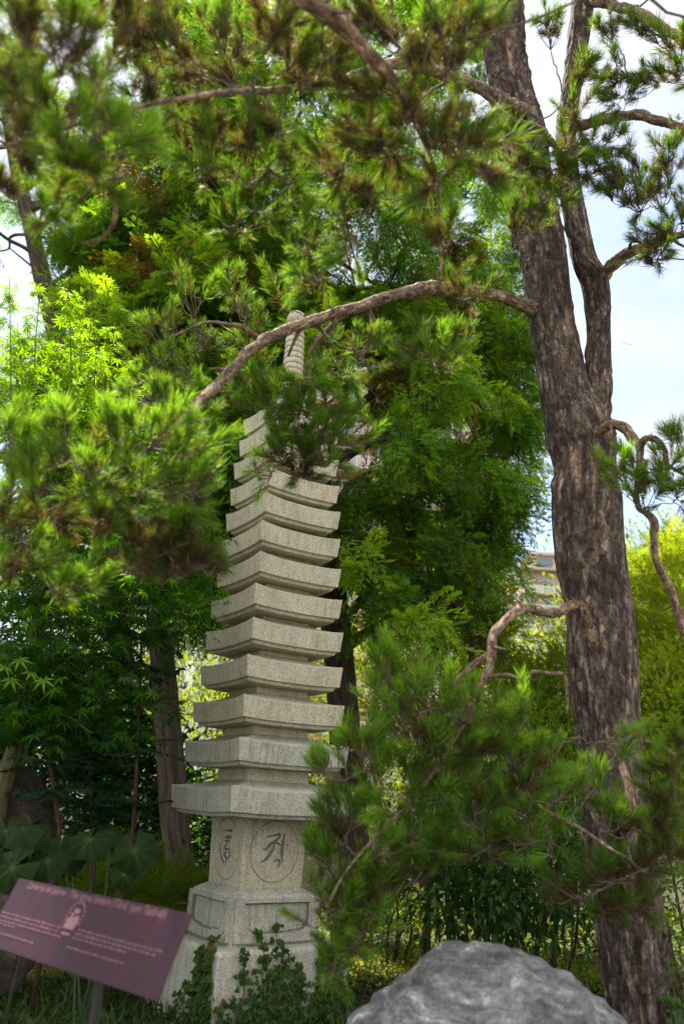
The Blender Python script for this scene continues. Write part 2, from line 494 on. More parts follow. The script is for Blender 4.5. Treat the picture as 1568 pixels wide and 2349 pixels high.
def ground_mat():
    m, nt, out = new_mat('ground')
    tc = N(nt, 'ShaderNodeTexCoord')
    n1 = N(nt, 'ShaderNodeTexNoise', Scale=1.6, Detail=8.0, Roughness=0.7)
    n2 = N(nt, 'ShaderNodeTexNoise', Scale=38.0, Detail=5.0, Roughness=0.7)
    for n in (n1, n2): nt.links.new(tc.outputs['Object'], n.inputs['Vector'])
    r1 = ramp(nt, [(0.35, (0.030, 0.022, 0.014)), (0.5, (0.035, 0.040, 0.014)), (0.65, (0.045, 0.07, 0.018))])
    r2 = ramp(nt, [(0.35, (0.45, 0.45, 0.45)), (0.7, (1.3, 1.3, 1.3))])
    nt.links.new(n1.outputs['Fac'], r1.inputs['Fac'])
    nt.links.new(n2.outputs['Fac'], r2.inputs['Fac'])
    mu = N(nt, 'ShaderNodeMixRGB', blend_type='MULTIPLY')
    mu.inputs['Fac'].default_value = 1
    nt.links.new(r1.outputs['Color'], mu.inputs['Color1'])
    nt.links.new(r2.outputs['Color'], mu.inputs['Color2'])
    pb = N(nt, 'ShaderNodeBsdfPrincipled', Roughness=0.95)
    nt.links.new(mu.outputs['Color'], pb.inputs['Base Color'])
    bp = N(nt, 'ShaderNodeBump', Strength=0.6, Distance=0.03)
    nt.links.new(n2.outputs['Fac'], bp.inputs['Height'])
    nt.links.new(bp.outputs['Normal'], pb.inputs['Normal'])
    nt.links.new(pb.outputs[0], out.inputs['Surface'])
    return m

g = MB()
xs = np.concatenate([[-900, -300, -100, -40], np.linspace(-16, 16, 120), [40, 100, 300, 900]])
ys = np.concatenate([[-400, -100, -30], np.linspace(-6, 24, 120), [40, 80, 200, 1200]])
XX, YY = np.meshgrid(xs, ys)
ZZ = gz(XX, YY)
nx, ny = len(xs), len(ys)
I = (np.arange(ny - 1)[:, None] * nx + np.arange(nx - 1)[None]).ravel()
g.add(np.stack([XX.ravel(), YY.ravel(), ZZ.ravel()], 1), np.stack([I, I + 1, I + nx + 1, I + nx], 1))
tag(g.build('ground', ground_mat(), smooth=True), kind='structure')

mb = MB()
px_ = np.linspace(-9, 9, 60)
e0_, e1_ = -7 + .2 * np.sin(px_), 1.05 + .15 * np.sin(px_ * .9 + 1) + .04 * px_
V = np.concatenate([np.stack([px_, e, np.full(60, 0.075)], 1) for e in (e0_, e1_)] + [np.stack([px_, e1_ + .05, np.full(60, -.05)], 1)])
j = np.arange(59)
mb.add(V, np.concatenate([np.stack([j, j + 1, j + 61, j + 60], 1), np.stack([j + 60, j + 61, j + 121, j + 120], 1)]))
tag(mb.build('added_bounce_path', plain('bounce_gravel', (0.24, 0.21, 0.17), .95, .2, 30, .5)), kind='structure')  # unseen gravel strip, added to bounce light up onto the pagoda

# ------------------------------------------------------------------ leaf templates  (y = along, z = normal)
def T(V, F, tint=None):
    V = np.array(V, float)
    return V, [np.array(f) for f in F], np.zeros(len(V)) if tint is None else np.array(tint, float)

def t_oval(wd=0.42, fold=0.12, bend=0.12):
    V = [[0, 0, 0], [wd / 2, 0.45, fold], [0, 0.5, 0], [-wd / 2, 0.45, fold], [0, 1, -bend]]
    return T(V, [[[0, 1, 2], [0, 2, 3], [1, 4, 2], [2, 4, 3]]])
OVAL = t_oval()
NARROW = t_oval(0.26, 0.06, 0.15)

def t_maple(n=7):
    ang = np.linspace(-2.35, 2.35, n)
    ln = [0.36, 0.68, 0.9, 1.0, 0.9, 0.68, 0.36]
    V = [[0, 0, 0]]
    F = []
    for a, l in zip(ang, ln):
        i = len(V)
        for da, rr, z in ((-0.26, 0.36 * (0.5 + 0.5 * l), 0.03), (0, 0.5 * l, 0.0), (0.26, 0.36 * (0.5 + 0.5 * l), 0.03), (0, l, -0.14 * l)):
            V.append([rr * math.sin(a + da), rr * math.cos(a + da), z])
        F += [[0, i, i + 1], [0, i + 1, i + 2], [i, i + 3, i + 1], [i + 1, i + 3, i + 2]]
    return T(V, [F])
MAPLE = t_maple()

def t_ivy():
    P = [(0, 0), (0.34, -0.1), (0.52, 0.25), (0.3, 0.45), (0, 0.95), (-0.3, 0.45), (-0.52, 0.25), (-0.34, -0.1)]
    V = [[0, 0.25, 0.05]] + [[x, y, -0.08 * abs(x) * 2 - (0.1 if y > 0.8 else 0)] for x, y in P]
    return T(V, [[[0, i + 1, (i + 1) % 8 + 1] for i in range(8)]])
IVY = t_ivy()

def t_pinnate(n=6, lw=0.16, ll=0.26):
    V, F, tt = [], [], []
    def leaf(p, d):
        d = unit(d); s = np.array([-d[1], d[0], 0])
        i = len(V)
        for q in (p, p + d * ll * 0.5 + s * lw / 2 + [0, 0, 0.02], p + d * ll + [0, 0, -0.05], p + d * ll * 0.5 - s * lw / 2 + [0, 0, 0.02]): V.append(list(q))
        F.extend([[i, i + 1, i + 2], [i, i + 2, i + 3]])
    for k in range(n):
        y = 0.12 + 0.74 * k / (n - 1)
        z = -0.18 * y * y
        for s in (-1, 1): leaf(np.array([0, y, z]), np.array([s * 1.0, 0.55, -0.1]))
    leaf(np.array([0, 0.88, -0.14]), np.array([0, 1, -0.1]))
    i = len(V)
    V += [[-0.01, 0, 0], [0.01, 0, 0], [0.006, 0.9, -0.15], [-0.006, 0.9, -0.15]]
    F += [[i, i + 1, i + 2], [i, i + 2, i + 3]]
    return T(V, [F])
PINNATE = t_pinnate()

def t_frond(seed=0, shoots=11, droop=0.25):
    """flat spray of a scale-leaved conifer: axis with alternate side shoots, each with fine twiglets"""
    r = np.random.default_rng(seed)
    V, F, tt = [], [], []
    def blade(p, d, L, wd, t):
        d = unit(d)
        s = unit(np.cross(d, [0, 0, 1.0]) + 0.5 * r.standard_normal(3)) * wd
        i = len(V)
        V.extend([list(p - s * 0.5), list(p + d * L * 0.55 + s), list(p + d * L), list(p + d * L * 0.55 - s)])
        F.append([i, i + 1, i + 2, i + 3]); tt.extend([t - 0.05, t, t + 0.12, t])
    for k in range(shoots):
        y = 0.06 + 0.86 * k / (shoots - 1)
        z = -droop * y * y
        side = 1 if k % 2 else -1
        L = (0.36 * (1 - 0.7 * y) + 0.10) * r.uniform(0.75, 1.2)
        d = np.array([side * r.uniform(0.6, 0.95), 0.75, r.uniform(-0.25, 0.05)])
        p = np.array([0, y, z])
        blade(p, d, L, 0.022, 0.0)
        du = unit(d)
        for q in (0.35, 0.6, 0.8):
            for s2 in (-1, 1):
                dd = du + s2 * 0.75 * np.array([-du[1], du[0], 0]) + [0, 0, r.uniform(-0.3, 0.15)]
                blade(p + du * L * q, dd, L * (0.5 - 0.3 * q) + 0.03, 0.018, 0.03)
    blade(np.array([0, 0, 0.0]), np.array([0, 1, -droop * 0.4]), 0.75, 0.012, -0.12)
    blade(np.array([0, 0.6, -droop * 0.36]), np.array([0, 1, -droop * 1.4]), 0.42, 0.03, 0.08)
    return T(V, [F], tt)
FRONDS = [t_frond(s, 10, dr) for s, dr in ((1, 0.15), (2, 0.35), (3, 0.5))]

def t_tuft(seed, n=120, axis=0.9, ln=1.0, spread=(25, 75), brown=0.11):
    """bottle-brush end of a pine twig; unit = needle length"""
    r = np.random.default_rng(seed)
    V, F, tt = [], [], []
    for k in range(n):
        y = axis * r.uniform(0, 1) ** 0.8
        a = R(r.uniform(*spread)) * (1.1 - 0.55 * y / axis)
        ph = r.uniform(0, 2 * math.pi)
        d = np.array([math.sin(a) * math.cos(ph), math.cos(a), math.sin(a) * math.sin(ph)])
        L = ln * r.uniform(0.75, 1.1)
        s = unit(np.cross(d, r.standard_normal(3))) * 0.0175
        p = np.array([0, y, 0])
        mid = p + d * L * 0.55 + r.standard_normal(3) * 0.03
        tip = p + d * L + np.array([0, 0.10, 0]) + r.standard_normal(3) * 0.05
        i = len(V)
        V.extend([list(p - s), list(p + s), list(mid + s), list(mid - s), list(tip)])
        F.append((i, i + 1, i + 2, i + 3))
        dead = r.random() < brown * (1.6 - 1.4 * y / axis)
        t0 = -0.55 if dead else r.uniform(-0.20, 0.24) + 0.2 * (y / axis - 0.5)
        tt.extend([t0 - 0.08, t0 - 0.08, t0, t0, t0 + 0.06])
    Q = np.array(F)
    Tn = np.stack([Q[:, 3], Q[:, 2], Q[:, 2] + 2], 1)
    Tn[:, 2] = Q[:, 0] + 4
    return np.array(V), [Q, Tn], np.array(tt)
TUFTS = [t_tuft(1, 135, 0.95, 1.0), t_tuft(2, 120, 1.5, .85, (18, 60)), t_tuft(3, 95, .7, 1.1, (10, 48), .08), t_tuft(4, 118, 0.6, 1.0, (20, 85)), t_tuft(5, 60, 1.2, 1.0, (25, 70), .3), t_tuft(6, 135, 1.1, .9, (30, 80), .2), t_tuft(7, 45, .5, 1.1, (8, 40), .05), t_tuft(8, 100, 1.8, .75, (25, 65), .35)]
TUFTS_DRY = [t_tuft(s, 90, 0.9, 0.9, (30, 95), 0.75) for s in (11, 12)]

# ------------------------------------------------------------------ stone pagoda
PX, PY, YAW = -0.5485, 7.0, R(-11.624)
pag = empty('stone_pagoda', (PX, PY, 0.0), 'tall pale granite pagoda of thirteen stacked square roofs with ringed finial', 'pagoda')
PR = np.array(Matrix.Rotation(YAW + R(45), 3, 'Z'))   # local +x / -y faces; local corners on the yaw axes
P0 = np.array([PX, PY, 0.0])

def to_pag(V): return np.asarray(V) @ PR.T + P0

def square_rings(rings, n=9, expo=3.0):
    """rings: (half side, z, corner lift, plan bow)"""
    V, m = [], 4 * n
    for h, z, lift, bow in rings:
        for s in range(4):
            c, d = [(1, 0), (0, 1), (-1, 0), (0, -1)][s], [(0, 1), (-1, 0), (0, -1), (1, 0)][s]
            for k in range(n):
                t = -1 + 2 * k / n
                hh = h - bow * (1 - t * t)
                V.append([c[0] * hh + d[0] * t * h, c[1] * hh + d[1] * t * h, z + lift * abs(t) ** expo])
    V = np.array(V)
    F = []
    for i in range(len(rings) - 1):
        j = np.arange(m)
        F.append(np.stack([i * m + j, i * m + (j + 1) % m, (i + 1) * m + (j + 1) % m, (i + 1) * m + j], 1))
    return V, np.concatenate(F), np.arange(m)[None, ::-1], ((len(rings) - 1) * m + np.arange(m))[None]

def square_block(name, rings, mat, n=9, expo=3.0, bevel=0.004):
    mb = MB()
    V, F, c0, c1 = square_rings(rings, n, expo)
    if name in ('roof', 'shaft_block'):           # hand-set stones never line up quite true
        V = V @ np.array(Matrix.Rotation(R(rng.normal(0, .45)), 3, 'Z')).T + np.array([*rng.normal(0, .003, 2), 0])
    mb.add(to_pag(V), [F, c0, c1])
    o = mb.build(name, mat, pag)
    if bevel:
        b = o.modifiers.new('bevel', 'BEVEL')
        b.width = bevel; b.segments = 2; b.limit_method = 'ANGLE'; b.angle_limit = R(28)
    return o

Q2 = math.sqrt(2)
H0 = 1.5
tz = [0.073, .426, .75, 1.062, 1.362, 1.649, 1.931, 2.208, 2.469, 2.718, 2.98, 3.215, 3.44]
ts = [.782, .711, .666, .638, .622, .605, .578, .565, .547, .526, .511, .485, .457]
sh = [.400, .393, .368, .349, .333, .320, .310, .300, .292, .283, .275, .265, .255]
# ---- plinths
square_block('plinth', [(.60, -0.15, 0, 0), (.57, .0, 0, 0), (.535, .465, 0, 0), (.51, .485, 0, 0), (.36, .485, 0, 0)], M_gran_low, 3, bevel=0.012)
mid = square_block('plinth', [(.385, .486, 0, 0), (.372, .492, 0, 0), (.372, .50, 0, 0), (.360, .80, 0, 0), (.345, .815, 0, 0), (.275, .852, 0, 0), (.2, .852, 0, 0)], M_gran_low, 3, bevel=0.008)
# raised frame round a recessed panel on each side of the middle plinth
fr, gr = MB(), MB()
for s in range(4):
    Rz = np.array(Matrix.Rotation(s * math.pi / 2, 3, 'Z'))
    x0, x1, y0, y1 = -0.275, 0.275, 0.565, 0.768
    inner = []
    rad = 0.085
    for k in range(13):
        a = -math.pi / 2 + (math.pi / 2) * k / 12
        inner.append((x1 - rad + rad * math.cos(a), y0 + 0.012 + rad + rad * math.sin(a)))
    inner += [(x1, y1 - 0.02), (x1 - 0.0, y1), (x0, y1), (x0, y1 - 0.02)]
    for k in range(13):
        a = math.pi + (math.pi / 2) * k / 12
        inner.append((x0 + rad + rad * math.cos(a), y0 + 0.012 + rad + rad * math.sin(a)))
    inner += [(-0.12, y0 + 0.012), (-0.12, y0), (0.12, y0), (0.12, y0 + 0.012)]
    inner = np.array(inner)
    cx, cy = 0.0, 0.655
    outer = []
    for x, y in inner:
        dx, dy = x - cx, y - cy
        k = min(0.352 / abs(dx) if abs(dx) > 1e-6 else 1e9, (0.798 - cy) / dy if dy > 1e-6 else 1e9, (cy - 0.505) / -dy if dy < -1e-6 else 1e9)
        outer.append((cx + dx * k, cy + dy * k))
    outer = np.array(outer)
    def depth(y): return 0.372 - 0.012 * (y - 0.50) / 0.30
    n = len(inner)
    inn2 = np.array([cx, cy]) + (inner - [cx, cy]) * [.965, .90]
    rows = [np.stack([p[:, 0], -(depth(p[:, 1]) + e), p[:, 1]], 1) for p, e in ((inn2, 0.001), (inner, 0.026), (outer, 0.026), (outer, -0.002))]
    V = np.concatenate(rows)
    j = np.arange(n)
    F = np.concatenate([np.stack([i * n + j, i * n + (j + 1) % n, (i + 1) * n + (j + 1) % n, (i + 1) * n + j], 1) for i in range(3)])
    Vp = to_pag(V @ Rz.T)
    fr.add(Vp, F[n:]); gr.add(Vp, F[:n])
fo_ = fr.build('panel_frame', M_gran_low, mid)
gr.build('groove', M_gran_dirt, fo_)

# ---- carved body block: cutters give real grooves
body = square_block('carved_block', [(.2, .852, 0, 0), (.268, .853, 0, 0), (.282, 1.38, 0, 0), (.2, 1.38, 0, 0)], [M_gran, M_gran_dirt], 3, bevel=0)
cut = bmesh.new()
def cut_add(P, wd, face, dep=0.008, closed=False):
    """carve a groove along P (u, z on the face) with half widths wd"""
    P = np.array(P, float)
    if not closed: P = smooth_curve(P, max(8, 5 * len(P)))
    n = len(P)
    wd = np.interp(np.linspace(0, 1, n), np.linspace(0, 1, len(np.atleast_1d(wd))), np.atleast_1d(wd)) * (1 if closed else 1.45)
    d = np.gradient(P, axis=0) if not closed else np.roll(P, -1, 0) - np.roll(P, 1, 0)
    d = unit(d)
    nn = np.stack([-d[:, 1], d[:, 0]], 1)
    def pt(p, e):
        h = .268 + .014 * (p[1] - .853) / .527
        return to_pag(np.array([p[0], -(h + e), p[1]]) @ np.array(Matrix.Rotation(face * math.pi / 2, 3, 'Z')).T) - P0
    rings = []
    for k in range(n):
        rings.append([cut.verts.new(pt(P[k] + nn[k] * wd[k], 0.01)), cut.verts.new(pt(P[k] + nn[k] * wd[k] * 0.35, -dep)), cut.verts.new(pt(P[k] - nn[k] * wd[k] * 0.35, -dep)), cut.verts.new(pt(P[k] - nn[k] * wd[k], 0.01))])
    for k in range(n if closed else n - 1):
        a, b = rings[k], rings[(k + 1) % n]
        for q in range(4): cut.faces.new([a[q], b[q], b[(q + 1) % 4], a[(q + 1) % 4]])
    if not closed:
        cut.faces.new(rings[0]); cut.faces.new(rings[-1][::-1])
def zz(P, x0, x1, y0=240, y1=800, hw=.275):
    return [(-hw + 2 * hw * (x - x0) / (x1 - x0), 1.375 - .52 * (y - y0) / (y1 - y0)) for x, y in P]
ca = np.linspace(0, 2 * math.pi, 64, endpoint=False)
for face in range(4):
    cut_add(np.stack([.212 * np.cos(ca) + .005, 1.115 + .222 * np.sin(ca)], 1), [0.0045], face, 0.006, True)
for P, wd in (([(795, 412), (840, 402), (900, 388), (908, 398), (885, 432), (835, 468), (800, 508), (775, 500)], [.003, .008, .010, .011, .009, .014, .012, .003]),
              ([(838, 462), (878, 455), (922, 472)], [.004, .010, .004]),
              ([(868, 470), (845, 530), (805, 585), (765, 605)], [.008, .016, .012, .003]),
              ([(948, 380), (938, 450), (936, 530), (944, 602)], [.006, .016, .016, .005]),
              ([(978, 464), (975, 478)], [.008, .006]),
              ([(872, 600), (900, 588), (925, 600), (915, 650)], [.004, .009, .011, .003])):
    cut_add(zz(P, 612, 1128), wd, 0)
for P, wd in (([(472, 382), (505, 378), (532, 376)], [.004, .010, .016]), ([(472, 436), (505, 430), (528, 428)], [.004, .016, .012]),
              ([(474, 466), (500, 462), (518, 458)], [.006, .014, .006]), ([(500, 480), (478, 512), (492, 528), (512, 522)], [.004, .012, .010, .006]),
              ([(436, 478), (442, 545), (456, 600), (482, 632)], [.005, .011, .012, .010]), ([(512, 486), (518, 560), (506, 600)], [.005, .012, .006]),
              ([(500, 545), (476, 566), (496, 596), (488, 634)], [.006, .014, .016, .004])):
    cut_add(zz(P, 360, 617), wd, 3)
bmesh.ops.recalc_face_normals(cut, faces=cut.faces[:])
cme = bpy.data.meshes.new('cutter')
cut.to_mesh(cme); cut.free()
cme.materials.append(M_gran_dirt)
co = bpy.data.objects.new('cutter', cme)
sc.collection.objects.link(co)
co.location = P0
bm_ = body.modifiers.new('carve', 'BOOLEAN')
bm_.object = co; bm_.operation = 'DIFFERENCE'; bm_.solver = 'EXACT'; bm_.use_self = True
try: bm_.material_mode = 'TRANSFER'
except Exception: pass
bpy.context.view_layer.update()
dg = bpy.context.evaluated_depsgraph_get()
nm = bpy.data.meshes.new_from_object(body.evaluated_get(dg))
body.modifiers.clear()
body.data = nm
bpy.data.objects.remove(co)
# ---- roofs and shafts
for k in range(13):
    h, hs, hn = ts[k] / Q2, sh[k] / Q2, (sh[k + 1] if k < 12 else 0.2) / Q2
    zt = H0 + tz[k]
    lift = 0.030 if k else 0.026
    e = zt - lift                     # eave edge mid-span
    fh = 0.155 if k else 0.170        # eave face height
    b = e - fh + 0.004
    lo = 0.014
    top = zt + 0.052
    hb = h - 0.016
    rings = [(hs * .9, b - .030, 0, 0), (hb - .034, b - .030, lo, 0), (hb - .028, b - .006, lo, 0), (hb - .030, b, lo, 0), (hb, b, lo, 0.003), (h, e, lift, 0.006)]
    for q in (0.12, 0.3, 0.5, 0.72, 0.9):
        rings.append((h + (hn - h) * q, e + (top - e) * (0.55 * q + 0.45 * q * q), lift * (1 - q) ** 1.6, 0.006 * (1 - q)))
    rings.append((hn, top, 0, 0))
    rings.append((hn * .9, top, 0, 0))
    square_block('roof', rings, M_gran if k > 1 else M_gran_low, 14, 2.6, 0.003)
    if k < 12:
        nb = H0 + tz[k + 1] - (0.030) - 0.155 + .004 - .030
        h2 = sh[k + 1] / Q2
        square_block('shaft_block', [(h2 * .9, top - .01, 0, 0), (h2, top - .008, 0, 0), (h2 * .985, nb - .001, 0, 0), (h2 * .9, nb - .001, 0, 0)], M_gran, 3, bevel=0.004)
# ---- finial
def lathe(mb, prof, seg=40, c=P0):
    th = np.linspace(0, 2 * math.pi, seg, endpoint=False)
    V = np.concatenate([np.stack([r * np.cos(th), r * np.sin(th), np.full(seg, z)], 1) for r, z in prof]) + np.asarray(c)
    j = np.arange(seg)
    F = np.concatenate([np.stack([i * seg + j, i * seg + (j + 1) % seg, (i + 1) * seg + (j + 1) % seg, (i + 1) * seg + j], 1) for i in range(len(prof) - 1)])
    mb.add(V, [F, j[None, ::-1], ((len(prof) - 1) * seg + j)[None]])
zt = H0 + tz[12] + .05
mb = MB(); lathe(mb, [(.13, zt), (.135, zt + .05), (.15, zt + .055), (.15, zt + .08), (.12, zt + .11), (.09, zt + .13), (.14, zt + .16), (.16, zt + .20), (.10, zt + .205)])
fin = mb.build('finial_base', M_gran, pag, True)
mb = MB(); prof = []
z = zt + .20
nr = 11
for k in range(nr):
    r0 = .108 - .018 * k / nr
    hgt = .062
    prof += [(r0 - .018, z), (r0 - .002, z + .004), (r0, z + .014), (r0, z + .044), (r0 - .004, z + .052), (r0 - .020, z + .056)]
    z += hgt
lathe(mb, prof)
mb.build('ringed_spire', M_gran, pag, True)
mb = MB()
prof = [(.05, z - .01), (.075, z + .02), (.085, z + .05), (.06, z + .07)]
zc = z + .15
for a in np.linspace(-1.1, 1.57, 14): prof.append((max(.004, .098 * math.cos(a)), zc + .10 * math.sin(a) * (1.05 if a > 0 else .85)))
lathe(mb, prof)
mb.build('jewel', M_gran, pag, True)

# ------------------------------------------------------------------ information sign
def sign_mat():
    m, nt, out = new_mat('sign_face')
    tc = N(nt, 'ShaderNodeTexCoord')
    mp = N(nt, 'ShaderNodeMapping')
    mp.inputs['Scale'].default_value = (24, 0.9, 1)
    n1 = N(nt, 'ShaderNodeTexNoise', Scale=1.6, Detail=4.0, Roughness=0.6)
    nt.links.new(tc.outputs['Object'], mp.inputs['Vector'])
    nt.links.new(mp.outputs['Vector'], n1.inputs['Vector'])
    rp = ramp(nt, [(0.36, (0.021, 0.013, 0.025)), (0.5, (0.031, 0.0125, 0.021)), (0.64, (0.052, 0.013, 0.020))])
    nt.links.new(n1.outputs['Fac'], rp.inputs['Fac'])
    pb = N(nt, 'ShaderNodeBsdfPrincipled', Roughness=0.6)
    pb.inputs['Specular IOR Level'].default_value = 0.16
    nt.links.new(rp.outputs['Color'], pb.inputs['Base Color'])
    nt.links.new(pb.outputs[0], out.inputs['Surface'])
    return m
M_print = plain('sign_print', (0.19, 0.09, 0.11), 0.6, 0.15, 20)
M_post = plain('sign_post_metal', (0.022, 0.02, 0.017), 0.5, 0.2, 10)
ZT = 1.13
def on_z(dx, dy, z):
    d = ray(dx, dy); return CAM + d * ((z - CAM[2]) / d[2])
S_TL, S_TR = on_z(44, 2015, ZT), on_z(440.6, 2096, ZT)
best = min(((abs(unit(on_z(359.4, 2298, z) - S_TR) @ unit(S_TL - S_TR)), z) for z in np.linspace(0.5, 1.1, 400)))
S_BR = on_z(359.4, 2298, best[1])
ex = unit(S_TR - S_TL); eyv = S_TR - S_BR; eyv = eyv - ex * eyv.dot(ex)
SW, SH = np.linalg.norm(S_TR - S_TL), np.linalg.norm(eyv)
ey = unit(eyv); ez = np.cross(ex, ey)
SO = S_TR - ex * SW - ey * SH      # lower left corner
print('SIGN', SW, SH, best, SO, ez)
sign = empty('information_sign', (*(SO + ex * SW / 2)[:2], 0.0), 'tilted purple-red information board on a dark metal post in front of the pagoda', 'sign')
SM = Matrix((ex, ey, ez)).transposed()
def sign_part(name, me, mat, parent):
    o = link(name, me, mat, parent)
    return o
mb = MB()
box(mb, 0, SW, 0, SH, -0.006, 0)
pan = link('panel', mb.mesh('panel'), sign_mat(), sign)
pan.matrix_local = Matrix.LocRotScale(Vector(SO - ORG[sign.name]), SM.to_quaternion(), None)
b = pan.modifiers.new('bevel', 'BEVEL'); b.width = 0.002; b.segments = 2
def text_mesh(body, size, shear=0.0):
    cu = bpy.data.curves.new('t', 'FONT'); cu.body = body; cu.size = size; cu.shear = shear; cu.extrude = 0.0004
    to = bpy.data.objects.new('t', cu); sc.collection.objects.link(to)
    bpy.context.view_layer.update()
    me = bpy.data.meshes.new_from_object(to.evaluated_get(bpy.context.evaluated_depsgraph_get()))
    bpy.data.objects.remove(to)
    return me
hd = text_mesh('Lanterne en pierre - The stone lantern (Tôrô, type Tasô-tô)', 1.0, 0.25)
wd_ = max(v.co.x for v in hd.vertices)
hd.transform(Matrix.Scale(SW * 0.81 / wd_, 4))
o = link('heading_text', hd, M_print, pan); o.location = (SW * 0.085, SH * 0.885, 0.0012)
tx = MB()
def line(x0, x1, y):
    tx = MB()
    x = x0
    while x < x1:
        L = rng.uniform(.012, .035)
        # illegible small print: upright letter strokes
        n = int(L / .0042)
        for q in range(n):
            hgt = rng.choice([.0045, .0052, .0075])
            box(tx, x + q * .0042, x + q * .0042 + .0026, y, y + hgt, 0.0008, 0.0016)
        x += L + .006
    tx.build('text_line', M_print, None).parent = pan
U = SW
for y, a, b_ in ((.47, .0, .41), (.415, .0, .40), (.36, .0, .42), (.315, .0, .14), (.19, .02, .30)): line(U * a + .012, U * b_, SH * y)
for y, a, b_ in ((.50, .51, .94), (.445, .505, .93), (.39, .50, .79), (.265, .49, .80)): line(U * a, U * b_, SH * y)
em = MB()
ec, er = np.array([U * .455, SH * .66]), .052
for k in range(15):                       # arc of lettering
    a = math.pi * (1.12 - 1.24 * k / 14)
    c, s = math.cos(a), math.sin(a)
    M = np.array([[s, c, 0], [-c, s, 0], [0, 0, 1]])
    box(em, -.003, .003, -.005, .005, .0008, .0016, M, (ec[0] + er * c, ec[1] + er * s, 0))
def disc(c, rx, ry, a0, a1, n=24):
    th = np.linspace(a0, a1, n)
    V = np.vstack([[c[0], c[1], .0014], np.stack([c[0] + rx * np.cos(th), c[1] + ry * np.sin(th), np.full(n, .0014)], 1)])
    em.add(V, np.stack([np.zeros(n - 1, int), np.arange(1, n), np.arange(2, n + 1)], 1))
disc(ec + [-.016, -.018], .024, .017, 0, 2 * math.pi)
disc(ec + [.018, -.016], .020, .022, 0, 2 * math.pi)
disc(ec + [.0, .020], .022, .009, 0, 2 * math.pi)
disc(ec + [-.020, .006], .013, .006, 0, 2 * math.pi)
box(em, ec[0] - .045, ec[0] + .03, ec[1] - .045, ec[1] - .030, .0008, .0016)
box(em, ec[0] - .035, ec[0] + .02, ec[1] - .066, ec[1] - .058, .0008, .0016)
em.build('emblem', M_print, None).parent = pan
pu = min(np.linspace(0, 1, 200), key=lambda t: abs(project(SO + ex * SW * t)[0][0] - 203))
pp = SO + ex * (SW * pu) + ey * (SH * 0.12) - ez * 0.035
mb = MB()
Pm = np.array(Matrix((Vector((ex[0], ex[1], 0)).normalized(), Vector((-ex[1], ex[0], 0)).normalized(), Vector((0, 0, 1)))).transposed())
box(mb, -.0125, .0125, -.0125, .0125, -0.2, pp[2] + 0.01, Pm, (pp[0], pp[1], 0))
mb.build('post', M_post, sign)
mb = MB()
V = []
box(mb, -.11, .11, -.07, .07, -0.014, -0.0065, np.array(SM), pp + ez * 0.01 + ey * SH * .2)
mb.build('bracket', M_post, sign)

# ------------------------------------------------------------------ boulders
def boulder(name, c, size, seed, mat, label, cat='boulder', sub=6, lumps=()):
    bm = bmesh.new()
    bmesh.ops.create_icosphere(bm, subdivisions=sub, radius=1)
    off = Vector((seed * 3.1, seed * 1.7, seed))
    for v in bm.verts:
        d = v.co.normalized()
        p = Vector(d)
        # flatten towards facets
        k = 1.0
        for (ax, lim) in lumps:
            q = d.dot(Vector(ax).normalized())
            if q > lim: k = min(k, lim / q)
        r = k * (1 + 0.08 * mnoise.noise(d * 1.3 + off) + 0.045 * mnoise.noise(d * 2.6 + off) - 0.035 * abs(mnoise.noise(d * 6.5 + off * 3)) + 0.035 * mnoise.noise(d * 7 + off) + 0.014 * mnoise.noise(d * 18 + off) + 0.006 * mnoise.noise(d * 45 + off))
        v.co = Vector((p.x * r * size[0], p.y * r * size[1], p.z * r * size[2]))
    me = bpy.data.meshes.new(name)
    bm.to_mesh(me); bm.free()
    me.polygons.foreach_set('use_smooth', np.ones(len(me.polygons), bool))
    o = link(name, me, mat)
    o.location = c
    return tag(o, label, cat)

